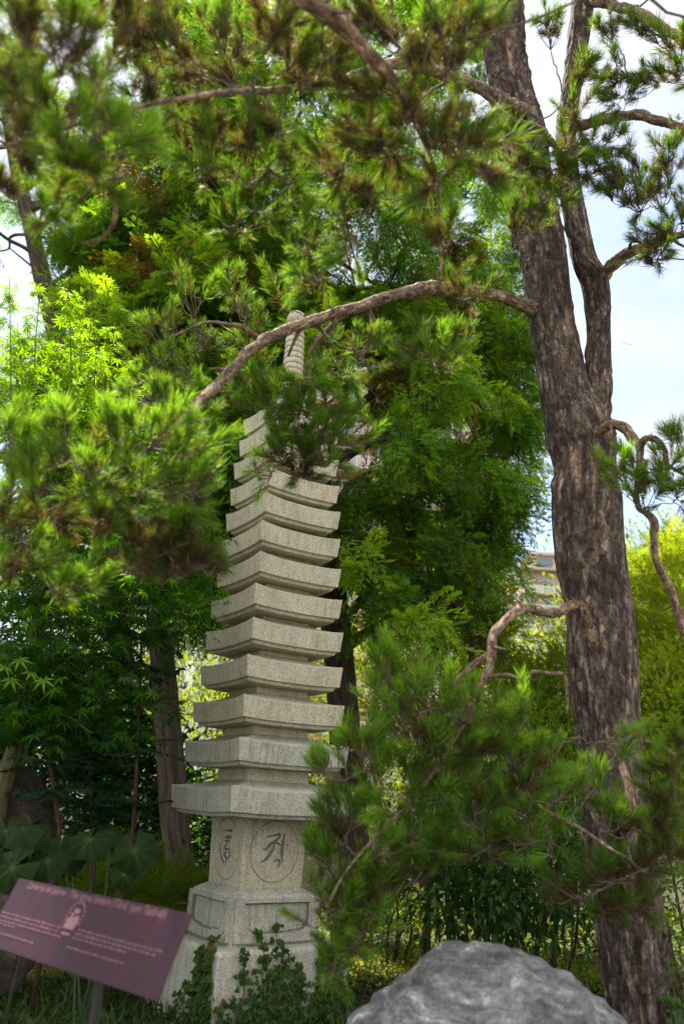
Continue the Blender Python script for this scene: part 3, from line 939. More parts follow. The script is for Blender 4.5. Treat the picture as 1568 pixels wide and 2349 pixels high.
def rock_mat(name, cols, sc_=1.0):
    m, nt, out = new_mat(name)
    tc = N(nt, 'ShaderNodeTexCoord')
    n0 = N(nt, 'ShaderNodeTexNoise', Scale=2.2 * sc_, Detail=5.0)
    nt.links.new(tc.outputs['Object'], n0.inputs['Vector'])
    ad = N(nt, 'ShaderNodeMixRGB', blend_type='ADD'); ad.inputs['Fac'].default_value = 0.35
    nt.links.new(tc.outputs['Object'], ad.inputs['Color1']); nt.links.new(n0.outputs['Color'], ad.inputs['Color2'])
    mp = N(nt, 'ShaderNodeMapping'); mp.inputs['Rotation'].default_value = (0.3, 0.5, 0.6); mp.inputs['Scale'].default_value = (1.0, 1.0, 3.2)
    nt.links.new(ad.outputs['Color'], mp.inputs['Vector'])
    n1 = N(nt, 'ShaderNodeTexNoise', Scale=5.5 * sc_, Detail=10.0, Roughness=0.72)
    nt.links.new(mp.outputs['Vector'], n1.inputs['Vector'])
    rp = ramp(nt, [(0.33, cols[0]), (0.46, cols[1]), (0.56, cols[2]), (0.70, cols[3])])
    nt.links.new(n1.outputs['Fac'], rp.inputs['Fac'])
    pb = N(nt, 'ShaderNodeBsdfPrincipled', Roughness=0.8)
    nt.links.new(rp.outputs['Color'], pb.inputs['Base Color'])
    bp = N(nt, 'ShaderNodeBump', Strength=0.7, Distance=0.02)
    n4 = N(nt, 'ShaderNodeTexNoise', Scale=55.0, Detail=6.0, Roughness=0.8)
    nt.links.new(tc.outputs['Object'], n4.inputs['Vector'])
    r4 = ramp(nt, [(0.35, (0.55, 0.55, 0.55)), (0.65, (1.4, 1.38, 1.35))])
    nt.links.new(n4.outputs['Fac'], r4.inputs['Fac'])
    mg = N(nt, 'ShaderNodeMixRGB', blend_type='MULTIPLY'); mg.inputs['Fac'].default_value = 1
    nt.links.new(rp.outputs['Color'], mg.inputs['Color1']); nt.links.new(r4.outputs['Color'], mg.inputs['Color2'])
    nt.links.new(mg.outputs['Color'], pb.inputs['Base Color'])
    n5 = N(nt, 'ShaderNodeTexNoise', Scale=2.6 * sc_, Detail=6.0, Roughness=0.7)
    nt.links.new(tc.outputs['Object'], n5.inputs['Vector'])
    r5 = ramp(nt, [(0.40, (1.1, 1.1, 1.13)), (0.54, (0.9, 0.88, 0.86)), (0.66, (0.52, 0.47, 0.43))])
    nt.links.new(n5.outputs['Fac'], r5.inputs['Fac'])
    mh = N(nt, 'ShaderNodeMixRGB', blend_type='MULTIPLY'); mh.inputs['Fac'].default_value = 1
    nt.links.new(mg.outputs['Color'], mh.inputs['Color1']); nt.links.new(r5.outputs['Color'], mh.inputs['Color2'])
    nt.links.new(mh.outputs['Color'], pb.inputs['Base Color'])
    sm = N(nt, 'ShaderNodeMath', operation='ADD')
    nt.links.new(n1.outputs['Fac'], sm.inputs[0]); nt.links.new(n4.outputs['Fac'], sm.inputs[1])
    nt.links.new(sm.outputs[0], bp.inputs['Height'])
    nt.links.new(bp.outputs['Normal'], pb.inputs['Normal'])
    nt.links.new(pb.outputs[0], out.inputs['Surface'])
    return m
M_rock = rock_mat('boulder_stone', [(0.040, 0.038, 0.041), (0.10, 0.098, 0.106), (0.20, 0.197, 0.21), (0.55, 0.55, 0.56)])
M_rockd = rock_mat('dark_rock', [(0.02, 0.017, 0.015), (0.05, 0.04, 0.033), (0.09, 0.07, 0.06), (0.13, 0.11, 0.09)], 1.6)
bc = atd(1142, 2400, 3.45)
boulder('boulder', (bc[0], bc[1] + .1, 0.28), (0.73, 0.52, 0.635), 9.0, M_rock, 'large rounded grey boulder with a sunlit shoulder in the foreground', lumps=(((0.55, 0, 0.85), 0.93), ((-0.7, 0, 0.75), 0.93)))
rc = aty(30, 1880, 6.8)
boulder('dark_rock', (rc[0] - .1, rc[1], 0.75), (0.5, 0.4, 0.95), 5.0, M_rockd, 'dark brown mossy rock behind the big round leaves', 'rock', 5)
#MARK_PART2
# ------------------------------------------------------------------ the big forked pine
PYB = 5.0                                    # its trunk stands five metres away
def trunk_pts(rows, Y):
    out = []
    for dy, l, r in rows:
        P = aty((l + r) / 2, dy, Y)
        out.append([*P, (r - l) / 2 * pxm(P)])
    return np.array(out)

def bark_disp(seed, amp, nper, R0):
    r = np.random.default_rng(seed)
    def f(th, ln, rad):
        S = 0.17
        L = ln[-1] * S
        m = int(nper * L)
        a, z = r.uniform(0, 2 * math.pi, m), r.uniform(0, L, m)
        C = np.stack([R0 * np.cos(a), R0 * np.sin(a), z], 1)
        tone = r.uniform(0, 1, m)
        TH, LL = np.meshgrid(th, ln)
        A = np.stack([R0 * np.cos(TH), R0 * np.sin(TH), LL * S], 2).reshape(-1, 3)
        wob = np.array([mnoise.noise_vector(Vector(p) * 9.0) for p in A]) * 0.042 + np.array([mnoise.noise_vector(Vector(p) * 30.0) for p in A]) * 0.018
        A = A + wob
        d1 = np.empty(len(A)); d2 = np.empty(len(A)); ix = np.empty(len(A), int)
        for i in range(0, len(A), 4000):
            D = np.linalg.norm(A[i:i + 4000, None] - C[None], axis=2)
            p = np.argpartition(D, 2, axis=1)[:, :2]
            q = np.take_along_axis(D, p, 1)
            o = np.argsort(q, 1)
            q = np.take_along_axis(q, o, 1); p = np.take_along_axis(p, o, 1)
            d1[i:i + 4000], d2[i:i + 4000], ix[i:i + 4000] = q[:, 0], q[:, 1], p[:, 0]
        e = np.clip((d2 - d1) / 0.022, 0, 1)
        e = e * e * (3 - 2 * e)
        lump = np.array([mnoise.noise(Vector((math.cos(x) * 1.2, math.sin(x) * 1.2, y * 1.6 + seed))) for x, y in zip(TH.ravel()[::1], LL.ravel()[::1])])
        ak = (1.35 - .8 * LL.ravel() / L)
        l2 = np.array([mnoise.noise(Vector((math.cos(x) * 2.6, math.sin(x) * 2.6, y * 9 + seed))) for x, y in zip(TH.ravel(), LL.ravel())])
        dr = ((e - 1) * amp + (tone[ix] - .5) * amp * 0.6 * e) * ak + lump * 0.09 * R0 + np.clip(l2 - .25, 0, 1) * .16 * R0
        tint = np.where(e < .5, 0.5 * e, 0.25 + tone[ix] ** 1.3 * (e - .5) * 1.5)
        return dr.reshape(TH.shape), np.clip(tint, 0, 1).reshape(TH.shape)
    return f

pb = trunk_pts([(2349, 1392, 1560), (2200, 1372, 1532), (2000, 1352, 1508), (1850, 1338, 1490), (1700, 1322, 1470)], PYB)
base = aty(1490, 2440, PYB)
pine = empty('pine_tree', (base[0], base[1], 0.0), 'big pine with a dark forked plated trunk and twisted needle-covered branches reaching over the pagoda', 'tree')
low = np.array([[base[0] + .06, PYB, -0.25, .36], [base[0] + .03, PYB, 0.12, .265]])
main = np.vstack([low, pb, trunk_pts([(1500, 1302, 1456), (1400, 1297, 1446), (1250, 1270, 1426), (1150, 1264, 1420), (1080, 1272, 1408), (1000, 1256, 1402), (900, 1241, 1352),
        (800, 1230, 1326), (700, 1212, 1304), (600, 1199, 1292), (500, 1183, 1276), (400, 1164, 1256), (300, 1148, 1240), (200, 1130, 1208), (100, 1114, 1194), (0, 1112, 1186), (-150, 1112, 1174), (-330, 1116, 1166), (-600, 1120, 1156)], PYB)])
C = smooth_curve(main, 520)
mb = MB()
tube(mb, C[:, :3], C[:, 3], 88, disp=bark_disp(3, 0.022, 560, 0.2))
trunk = mb.build('trunk', M_pbark, pine, True)
stem = trunk_pts([(1060, 1330, 1396), (960, 1338, 1402), (850, 1340, 1402), (750, 1345, 1400), (650, 1333, 1394), (600, 1312, 1368), (520, 1296, 1348), (420, 1280, 1328), (300, 1277, 1318), (150, 1298, 1338), (0, 1314, 1358), (-150, 1330, 1368), (-400, 1350, 1380)], PYB - .02)
C = smooth_curve(stem, 300)
mb = MB()
tube(mb, C[:, :3], C[:, 3], 52, disp=bark_disp(5, 0.009, 460, 0.13))
mb.build('trunk', M_pbark, pine, True)

BR = []      # every branch centre line, for hanging the needle pads on
def branch(rows, zs, parent=None, mat=None, name='branch', seg=14, keep=True, knob=0.05):
    """rows (dx, dy, width px); zs = depths along the view at the first and last row"""
    rows = np.array(rows, float)
    if np.isscalar(zs): zs = (zs, zs)
    zz_ = np.interp(np.linspace(0, 1, len(rows)), np.linspace(0, 1, len(zs)), zs)
    P = np.array([[*atd(x, y, Z), wd / 2 * Z / FD] for (x, y, wd), Z in zip(rows, zz_)])
    C = smooth_curve(P, 14 * len(P))
    for i, p in enumerate(C):
        q = Vector(p[:3])
        C[i, :3] += np.array(mnoise.noise_vector(q * 7.0)) * C[i, 3] * 0.35
        C[i, 3] *= 1 + 0.22 * mnoise.noise(q * 16)
    mb = MB()
    tube(mb, C[:, :3], C[:, 3], seg, rough=knob)
    for _ in range(int(len(rows) * .8)):
        i = rng.integers(4, len(C) - 4)
        if C[i, 3] < .008: continue
        dv = unit(rng.standard_normal(3) + [0, 0, .3]); T_ = unit(C[i + 1, :3] - C[i - 1, :3]); dv = unit(dv - T_ * T_.dot(dv) + .5 * T_)
        L_ = rng.uniform(1.5, 6) * C[i, 3]
        tube(mb, np.array([C[i, :3], C[i, :3] + dv * L_ * .5, C[i, :3] + dv * L_ + rng.standard_normal(3) * .01]), np.array([.55, .34, .2]) * C[i, 3] * rng.uniform(.6, 1), 7, rough=.08)
    o = mb.build(name, mat or M_pbranch, parent or pine, True)
    if keep: BR.append((C, o))
    return o

Zt = lambda dx, dy: float(np.dot(aty(dx, dy, PYB) - CAM, FWD))
b1 = branch([(1232, 712, 40), (1205, 703, 31), (1170, 690, 27), (1100, 668, 27), (1000, 660, 29), (930, 672, 28), (850, 695, 27), (770, 718, 25), (700, 742, 28), (640, 765, 25), (590, 790, 27), (550, 830, 25), (500, 880, 25), (465, 915, 22), (430, 952, 17), (380, 1000, 12), (300, 1060, 10), (170, 1140, 9), (60, 1200, 7), (-60, 1240, 6)], (Zt(1232, 712), 5.5, 5.1, 4.7, 4.1, 3.6, 3.5))
branch([(812, 708, 12), (772, 738, 13), (735, 772, 12), (712, 812, 8), (700, 860, 6)], (5.15, 5.05), b1, name='twig')
branch([(716, 738, 14), (738, 758, 9), (752, 776, 7), (790, 800, 5)], (5.0, 4.9), b1, name='twig')
branch([(598, 782, 16), (560, 752, 13), (525, 745, 9), (470, 740, 6), (400, 770, 5)], (4.75, 4.6), b1, name='twig')
branch([(832, 700, 9), (860, 735, 8), (900, 785, 6), (1000, 830, 4)], (5.2, 5.1), b1, name='twig')
b2 = branch([(1205, 268, 46), (1185, 250, 32), (1150, 224, 27), (1080, 192, 26), (1000, 165, 28), (930, 143, 26), (860, 156, 20), (820, 168, 17), (760, 190, 15), (640, 206, 15), (560, 208, 13), (480, 216, 11), (300, 250, 9), (100, 310, 8), (-60, 350, 7)], (Zt(1205, 268), 5.4, 4.5, 3.7, 2.9, 2.7))
branch([(1300, 345, 18), (1270, 330, 16), (1240, 297, 15), (1205, 285, 14), (1165, 270, 13), (1120, 226, 12), (1060, 190, 10), (1000, 200, 7), (940, 250, 5)], (Zt(1300, 345) - .1, 5.5, 5.1))
b4 = branch([(600, -110, 46), (690, -12, 44), (760, 40, 42), (830, 112, 36), (890, 168, 26), (930, 230, 18), (960, 300, 10), (1000, 400, 8), (1008, 480, 8), (1012, 560, 7), (1010, 645, 5)], (2.9, 3.2, 3.5, 3.7))
branch([(1330, -14, 26), (1370, 2, 24), (1440, 22, 23), (1500, 50, 23), (1580, 105, 20), (1660, 150, 16)], (Zt(1340, 0), 5.4))
branch([(1296, 300, 26), (1330, 290, 24), (1395, 272, 23), (1450, 263, 22), (1510, 276, 21), (1590, 300, 18)], (Zt(1296, 300), 5.6))
branch([(1362, 652, 40), (1382, 632, 30), (1402, 608, 28), (1440, 582, 25), (1500, 556, 22), (1590, 530, 18), (1680, 520, 12)], (Zt(1362, 640), 5.4))
b8 = branch([(1352, 1000, 34), (1372, 990, 24), (1400, 975, 22), (1430, 982, 24), (1450, 1005, 22), (1466, 1030, 18), (1464, 1070, 14), (1460, 1120, 12), (1464, 1165, 12), (1482, 1178, 15), (1500, 1200, 19), (1497, 1245, 18), (1503, 1290, 18), (1532, 1340, 18), (1554, 1400, 19), (1572, 1470, 16)], (Zt(1352, 1000) - .16, 5.0, 4.8, 4.7))
branch([(1464, 1034, 14), (1478, 1008, 16), (1502, 1006, 16), (1522, 1030, 14), (1530, 1065, 10), (1570, 1090, 7)], (4.9, 4.8), b8, name='twig')
b9 = branch([(1372, 1492, 34), (1352, 1468, 28), (1348, 1432, 25), (1336, 1396, 22), (1310, 1388, 21), (1280, 1404, 22), (1250, 1406, 22), (1210, 1396, 23), (1180, 1406, 23), (1146, 1436, 22), (1130, 1462, 22), (1125, 1512, 20), (1108, 1560, 16), (1080, 1620, 12), (1040, 1700, 10), (980, 1790, 9), (900, 1880, 8), (800, 1990, 7), (750, 2080, 5)], (Zt(1372, 1492) - .14, 4.75, 4.4, 4.1, 3.9, 3.8))
branch([(1124, 1502, 15), (1098, 1515, 14), (1068, 1540, 12), (1044, 1562, 10), (1034, 1600, 8), (960, 1640, 6)], (4.35, 4.2), b9, name='twig')
branch([(1118, 1552, 12), (1160, 1548, 10), (1200, 1558, 11), (1225, 1542, 10), (1260, 1546, 9), (1290, 1548, 9), (1299, 1580, 8), (1300, 1640, 6)], (4.25, 4.2), b9, name='twig')
branch([(1080, 1620, 11), (1140, 1690, 10), (1180, 1780, 9), (1240, 1850, 8), (1330, 1900, 7), (1420, 1960, 6)], (4.1, 3.7), b9, name='twig')
branch([(1480, 1700, 14), (1520, 1715, 12), (1560, 1740, 12), (1620, 1760, 10)], (4.2, 4.0), pine)
branch([(225, 320, 12), (232, 370, 11), (205, 440, 9), (150, 480, 6)], (2.9, 3.0), b2, name='twig')
branch([(230, 400, 9), (262, 460, 10), (262, 510, 9), (235, 545, 8), (190, 560, 5)], (2.9, 3.0), b2, name='twig')
branch([(690, 255, 10), (672, 290, 9), (645, 330, 8), (600, 350, 5)], (4.0, 4.0), b2, name='twig')

# needle pads: (dx, dy, radius px, depth, tufts, tone)   tone .3 dull .. .8 fresh, <.2 dry
PADS = []
def pads(Z, rows, tone=0.6, nt=7.5):
    for r in rows:
        PADS.append((r[0], r[1], r[2], r[4] if len(r) > 4 else Z, int(nt * 1.12 * (r[2] / 60) ** 1.5 + 2.5), r[3] if len(r) > 3 else tone))
pads(4.9, [(440, 680, 50), (530, 655, 45), (560, 700, 50), (640, 690, 40), (680, 690, 32), (380, 760, 60), (470, 790, 55), (350, 830, 60), (420, 850, 60), (520, 870, 55), (600, 860, 50),
    (660, 850, 50), (740, 805, 60), (830, 795, 55), (930, 800, 60), (1010, 835, 50), (860, 840, 45), (585, 925, 42), (640, 930, 60), (720, 930, 60), (622, 990, 42), (680, 1000, 60), (740, 1010, 45), (800, 1015, 35),
    (690, 1075, 50, .42), (640, 1050, 40, .5), (720, 1060, 40, .4), (605, 1095, 30), (600, 770, 40), (560, 800, 40), (780, 950, 35), (980, 800, 40), (1050, 790, 36), (690, 880, 45), (735, 870, 45), (700, 950, 45), (660, 905, 45), (615, 910, 45), (580, 880, 40), (765, 905, 45), (670, 1040, 45), (750, 1055, 40), (730, 985, 50), (650, 965, 45), (795, 860, 45), (620, 950, 45), (760, 960, 45), (700, 830, 35)], .62)
pads(4.2, [(415, 960, 55), (450, 1010, 50), (330, 900, 50), (470, 935, 48), (390, 920, 45)], .6)
pads(3.5, [(20, 1000, 60), (130, 1010, 70), (200, 1060, 60), (290, 1000, 65), (375, 1000, 55), (412, 1050, 58), (100, 1100, 60), (220, 1120, 65), (330, 1110, 65), (430, 1140, 60), (20, 1110, 50),
    (462, 1120, 42), (445, 1195, 50, .5), (120, 1190, 55, .3), (240, 1210, 55, .26), (20, 1190, 50, .35), (330, 1200, 50, .5), (350, 1265, 45, .1), (450, 1285, 45, .12), (400, 1240, 45, .3), (485, 1285, 40, .3), (85, 1290, 45, .72), (150, 1345, 50, .75), (200, 1340, 40, .7),
    (60, 1245, 40, .6), (20, 1300, 30, .4), (300, 1310, 35, .5), (410, 1310, 35, .1)], .68)
pads(2.6, [(40, 50, 60, .3, 2.4), (150, 90, 65, .35, 2.6), (270, 40, 60, .25, 3.2), (390, 50, 60, .35, 3.4), (500, 60, 55, .5, 3.6), (620, 60, 60, .28, 3.2), (40, 190, 60, .35, 2.8), (130, 240, 60, .5, 2.7), (230, 290, 75, .72, 2.6), (335, 200, 55, .4, 3.6), (430, 140, 55, .28, 3.4),
    (520, 160, 50, .35, 3.8), (600, 250, 50, .5, 3.8), (300, 345, 60, .6, 3.0), (180, 390, 60, .45, 2.7), (110, 480, 50, .6, 2.9), (50, 330, 60, .35, 2.8), (400, 330, 50, .4, 3.8), (10, 430, 40, .3, 3), (215, 190, 50, .28, 3.0), (330, 100, 50, .3, 3.4), (80, 130, 50, .4, 3.3), (200, 30, 55, .3, 3.1), (460, 210, 45, .35, 4), (560, 110, 45, .4, 4.2), (300, 140, 40, .6, 4.2), (20, 270, 40, .5, 3.5), (250, 400, 40, .5, 3.6)], .5, 5.5)
pads(3.7, [(480, 400, 60, .6), (560, 420, 55), (640, 400, 55), (590, 500, 50), (700, 560, 50), (720, 645, 45), (770, 500, 45), (700, 450, 50), (900, 470, 45), (520, 520, 40), (560, 340, 55, .35), (480, 300, 60, .35), (640, 320, 50, .35),
    (820, 420, 45, .35), (800, 570, 40)], .55, 5.5)
pads(3.4, [(760, 100, 70, .35), (850, 210, 70, .2), (820, 310, 60, .3), (930, 270, 65, .25), (760, 380, 50, .4), (880, 340, 60, .25), (1000, 320, 60, .35), (1080, 320, 55, .5), (1100, 60, 60, .5), (1020, 60, 60, .45), (960, 130, 55, .2),
    (1060, 150, 55, .4), (720, 180, 60, .4), (680, 120, 60, .35), (900, 60, 60, .4), (1130, 400, 50, .5), (1060, 250, 50, .4), (1000, 420, 40, .35), (1040, 660, 45, .45, 4.6), (1100, 660, 35, .4, 4.9), (1015, 560, 30, .3), (820, 20, 60, .4)], .4, 5)
pads(5.2, [(1240, 480, 60), (1200, 390, 55), (1290, 350, 60), (1330, 270, 50), (1340, 400, 60), (1400, 410, 55), (1440, 470, 60), (1380, 330, 55), (1200, 510, 50), (1330, 190, 45), (1400, 150, 55), (1250, 60, 45), (1480, 60, 50), (1540, 110, 45),
    (1420, 230, 50), (1540, 370, 55), (1562, 300, 45), (1500, 560, 45), (1562, 480, 50), (1500, 600, 35), (1290, 440, 50), (1260, 400, 45), (1450, 390, 45), (1500, 430, 45), (1530, 540, 40), (1390, 60, 35), (1180, 320, 45), (1480, 200, 40), (1560, 180, 40)], .5)
pads(4.7, [(1455, 1090, 45), (1530, 1065, 50), (1565, 1010, 40), (1400, 1075, 32, .7, 4.3), (1540, 1140, 50), (1470, 1140, 45), (1495, 1090, 45), (1565, 1110, 40), (1440, 1130, 35)], .58)
pads(3.9, [(930, 1570, 60), (890, 1530, 35), (1000, 1600, 55), (1060, 1640, 55), (900, 1650, 55), (820, 1700, 55), (760, 1770, 60), (850, 1780, 60), (950, 1720, 60), (1040, 1710, 55), (1130, 1640, 50), (1230, 1640, 60), (1330, 1640, 65),
    (1280, 1700, 55), (1180, 1740, 60), (1100, 1800, 60), (1000, 1820, 60), (900, 1850, 60), (800, 1860, 60), (750, 1968, 44), (785, 1990, 60), (870, 1950, 60), (970, 1920, 55), (1080, 1890, 60), (1180, 1850, 60), (1270, 1810, 60), (1350, 1780, 60),
    (1410, 1750, 45), (1330, 1900, 70, .62, 3.6), (1250, 1930, 60), (1400, 1870, 55), (1440, 2000, 55, .5), (1370, 2010, 55, .5), (768, 2078, 48), (805, 2060, 55), (860, 2090, 50), (768, 2160, 44), (728, 2040, 34), (780, 1900, 50, .4), (980, 1690, 50, .4), (1090, 1720, 45, .35), (850, 1720, 45), (1020, 1770, 45, .35), (742, 2112, 38), (775, 2225, 45), (760, 2235, 36), (825, 2150, 48), (905, 2020, 50, .5), (960, 2000, 45, .5), (1050, 1960, 50, .45), (1130, 1955, 50, .5), (1190, 1920, 50), (1300, 2050, 55, .4), (1390, 2085, 50, .35), (1460, 2080, 45, .35), (1200, 1800, 50, .45), (1150, 1700, 50), (1420, 1690, 42), (1380, 1690, 45), (1250, 1740, 50, .45), (1450, 1900, 50, .42), (870, 1600, 40), (860, 2040, 50, .4), (940, 1780, 50, .4), (1110, 1850, 50, .35)], .72, 7.5)
pads(3.8, [(1525, 1770, 50, .42), (1550, 1850, 55, .32), (1490, 1990, 55, .32), (1560, 1720, 40, .35), (1510, 1900, 45, .34), (1562, 1960, 50, .3)], .36, 5.5)
# the crown goes on above and beside the picture
pads(4.5, [(x + rng.uniform(-60, 60), y + rng.uniform(-50, 50), 95, .5, rng.uniform(3.2, 6.5)) for x in range(-250, 1900, 300) for y in (-140,)], .5, 4)
pads(4.5, [(1700 + rng.uniform(-60, 90), y, 80, .5, rng.uniform(4, 6)) for y in range(0, 700, 150)], .5, 5)

allC = np.concatenate([c[:, :3] for c, o in BR] + [smooth_curve(main, 120)[60:, :3]])
own = np.concatenate([np.full(len(c), i) for i, (c, o) in enumerate(BR)] + [np.full(60, -1)])
need, twigs, roots = {}, {}, []
NB = len(allC)
clu = np.full(NB, -1)
ncl = 0
PC = [atd(p[0], p[1], p[3]) for p in PADS]
pd = [np.linalg.norm(allC - c, axis=1).min() for c in PC]
for pi_ in np.argsort(pd):
    dx, dy, r, Z, nt_, tone = PADS[pi_]
    C0 = PC[pi_]
    rw = r * Z / FD
    d = np.linalg.norm(allC - C0, axis=1) - 0.25 * np.maximum(0, C0[2] - allC[:, 2])
    k = int(np.argmin(d))
    A, ow = allC[k], int(own[k])
    cid = int(clu[k])
    if cid < 0 and any(np.linalg.norm(A - q[1]) < .16 and q[2] == ow for q in roots): cid = next(q[0] for q in roots if np.linalg.norm(A - q[1]) < .16 and q[2] == ow)
    if cid < 0:
        cid = ncl; ncl += 1
        roots.append((cid, A, ow))
    mbn = need.setdefault((ow, cid), MB()); mbt = twigs.setdefault((ow, cid), MB())
    hub = C0 + (A - C0) * min(0.35, rw / (np.linalg.norm(A - C0) + 1e-6)) - np.array([0, 0, 0.3 * rw])
    dist = np.linalg.norm(hub - A)
    if dist > 0.04:
        midp = (A + hub) / 2 + rng.standard_normal(3) * 0.10 * dist + np.array([0, 0, 0.06 * dist])
        Ct = smooth_curve(np.array([A, midp, hub]), 12)
        Ct += rng.standard_normal(Ct.shape) * 0.004
        tube(mbt, Ct, np.linspace(0.0042 + 0.004 * min(dist, 1), 0.0032, 12), 5)
    allC = np.vstack([allC, hub[None]]); own = np.append(own, ow); clu = np.append(clu, cid)
    off = rng.standard_normal((nt_, 3)); off = unit(off) * (rng.uniform(0.35, 1.0, (nt_, 1)) ** 0.7) * rw * 0.85
    off[:, 2] *= 0.7
    tip = C0 + off
    pj = project(tip)
    ok = ~((pj[:, 0] > 618) & (pj[:, 0] < 752) & (pj[:, 1] > 680) & (pj[:, 1] < 868))      # the spire shows through a gap in the needles here
    ok |= np.linalg.norm(tip - atd(640, 700, 4.9), axis=1) < .05
    v_ = tip - np.array([1.42, 3.5, .9]); t_ = v_ @ np.array(sdir)
    ok &= ~(np.linalg.norm(v_ - np.outer(t_, np.array(sdir)), axis=1) < .24)
    if not ok.any(): continue
    tip = tip[ok]; nt_ = len(tip)
    L = np.clip(rng.normal(0.079, 0.017, nt_), .048, .115)
    dirs = unit(unit(tip - hub) * 0.8 + np.array([0, 0, 0.55]) + 0.35 * rng.standard_normal((nt_, 3)))
    for t, dv in zip(tip, dirs):
        Cb = smooth_curve(np.array([hub, (hub + t) / 2 + rng.standard_normal(3) * .012 - [0, 0, .01], t, t + dv * 0.075]), 9)
        tube(mbt, Cb, np.linspace(.0032, .0024, 9), 4)
    tv = np.clip(tone + 0.12 * rng.standard_normal(nt_), 0.05, 0.95)
    which = rng.integers(0, 8, nt_)
    Bm = basis(dirs)
    for q in range(8):
        s_ = which == q
        tmpl = TUFTS_DRY[q % 2] if tone < 0.2 else TUFTS[q]
        scatter(mbn, tmpl, tip[s_], Bm[s_], L[s_], tv[s_])
        # older, browner needles left back along the twig
        if tone < .55:
            scatter(mbn, TUFTS_DRY[q % 2], (tip * .55 + hub * .45)[s_], Bm[s_], L[s_] * .75, tv[s_] * .8)
for (ow, cid), mbn in need.items():
    par = pine if ow < 0 else BR[ow][1]
    if par is not pine and par.parent is not pine: par = par.parent
    mbn.build('needles', M_needle, par)
    if twigs[(ow, cid)].n: twigs[(ow, cid)].build('twig', M_ptwig, par, True)
print('TWIG CLUSTERS', ncl)
# cones
def cone_mb(c):
    mb = MB()
    for k in range(60):
        a = k * 2.4; t = k / 60
        rr = .020 * math.sin(math.pi * min(1, t * .9 + .08)) + .003
        p = np.array(c) + [rr * math.cos(a), rr * math.sin(a), .025 - .05 * t]
        dv = unit(np.array([math.cos(a), math.sin(a), .45]))
        scatter(mb, OVAL, p[None] - dv * .01, basis(dv[None], (0, 0, 1)), [.020], [.5])
    return mb
M_cone = plain('pine_cone', (0.07, 0.04, 0.025), 0.8, 0.4, 60)
for dx, dy, Z in ((262, 1262, 3.45), (70, 1250, 3.5), (262, 1272, 3.4)):
    cone_mb(atd(dx, dy, Z)).build('cone', M_cone, BR[0][1])

# ------------------------------------------------------------------ conifers behind
from math import pi
def inside(poly, x, y):
    r = False
    n = len(poly)
    for i in range(n):
        x1, y1 = poly[i]; x2, y2 = poly[(i + 1) % n]
        if (y1 > y) != (y2 > y) and x < (x2 - x1) * (y - y1) / (y2 - y1) + x1: r = not r
    return r

SUN = np.array(sdir)
GAPS = [(np.array([0.35, 8.3, .1]), .7), (np.array([0.9, 8.8, .1]), .5), (np.array([1.42, 3.5, .9]), .5), (np.array([-1.0, 9.0, .3]), .4), (aty(465, 1670, 12.5), .6), (aty(150, 800, 6.5), .9), (aty(40, 800, 6.4), .9), (aty(260, 880, 6.5), .7)]
def in_gap(p):
    for q, r in GAPS:
        v = p - q
        t = v.dot(SUN)
        if t > 0 and np.linalg.norm(v - SUN * t) < r: return True
    return False

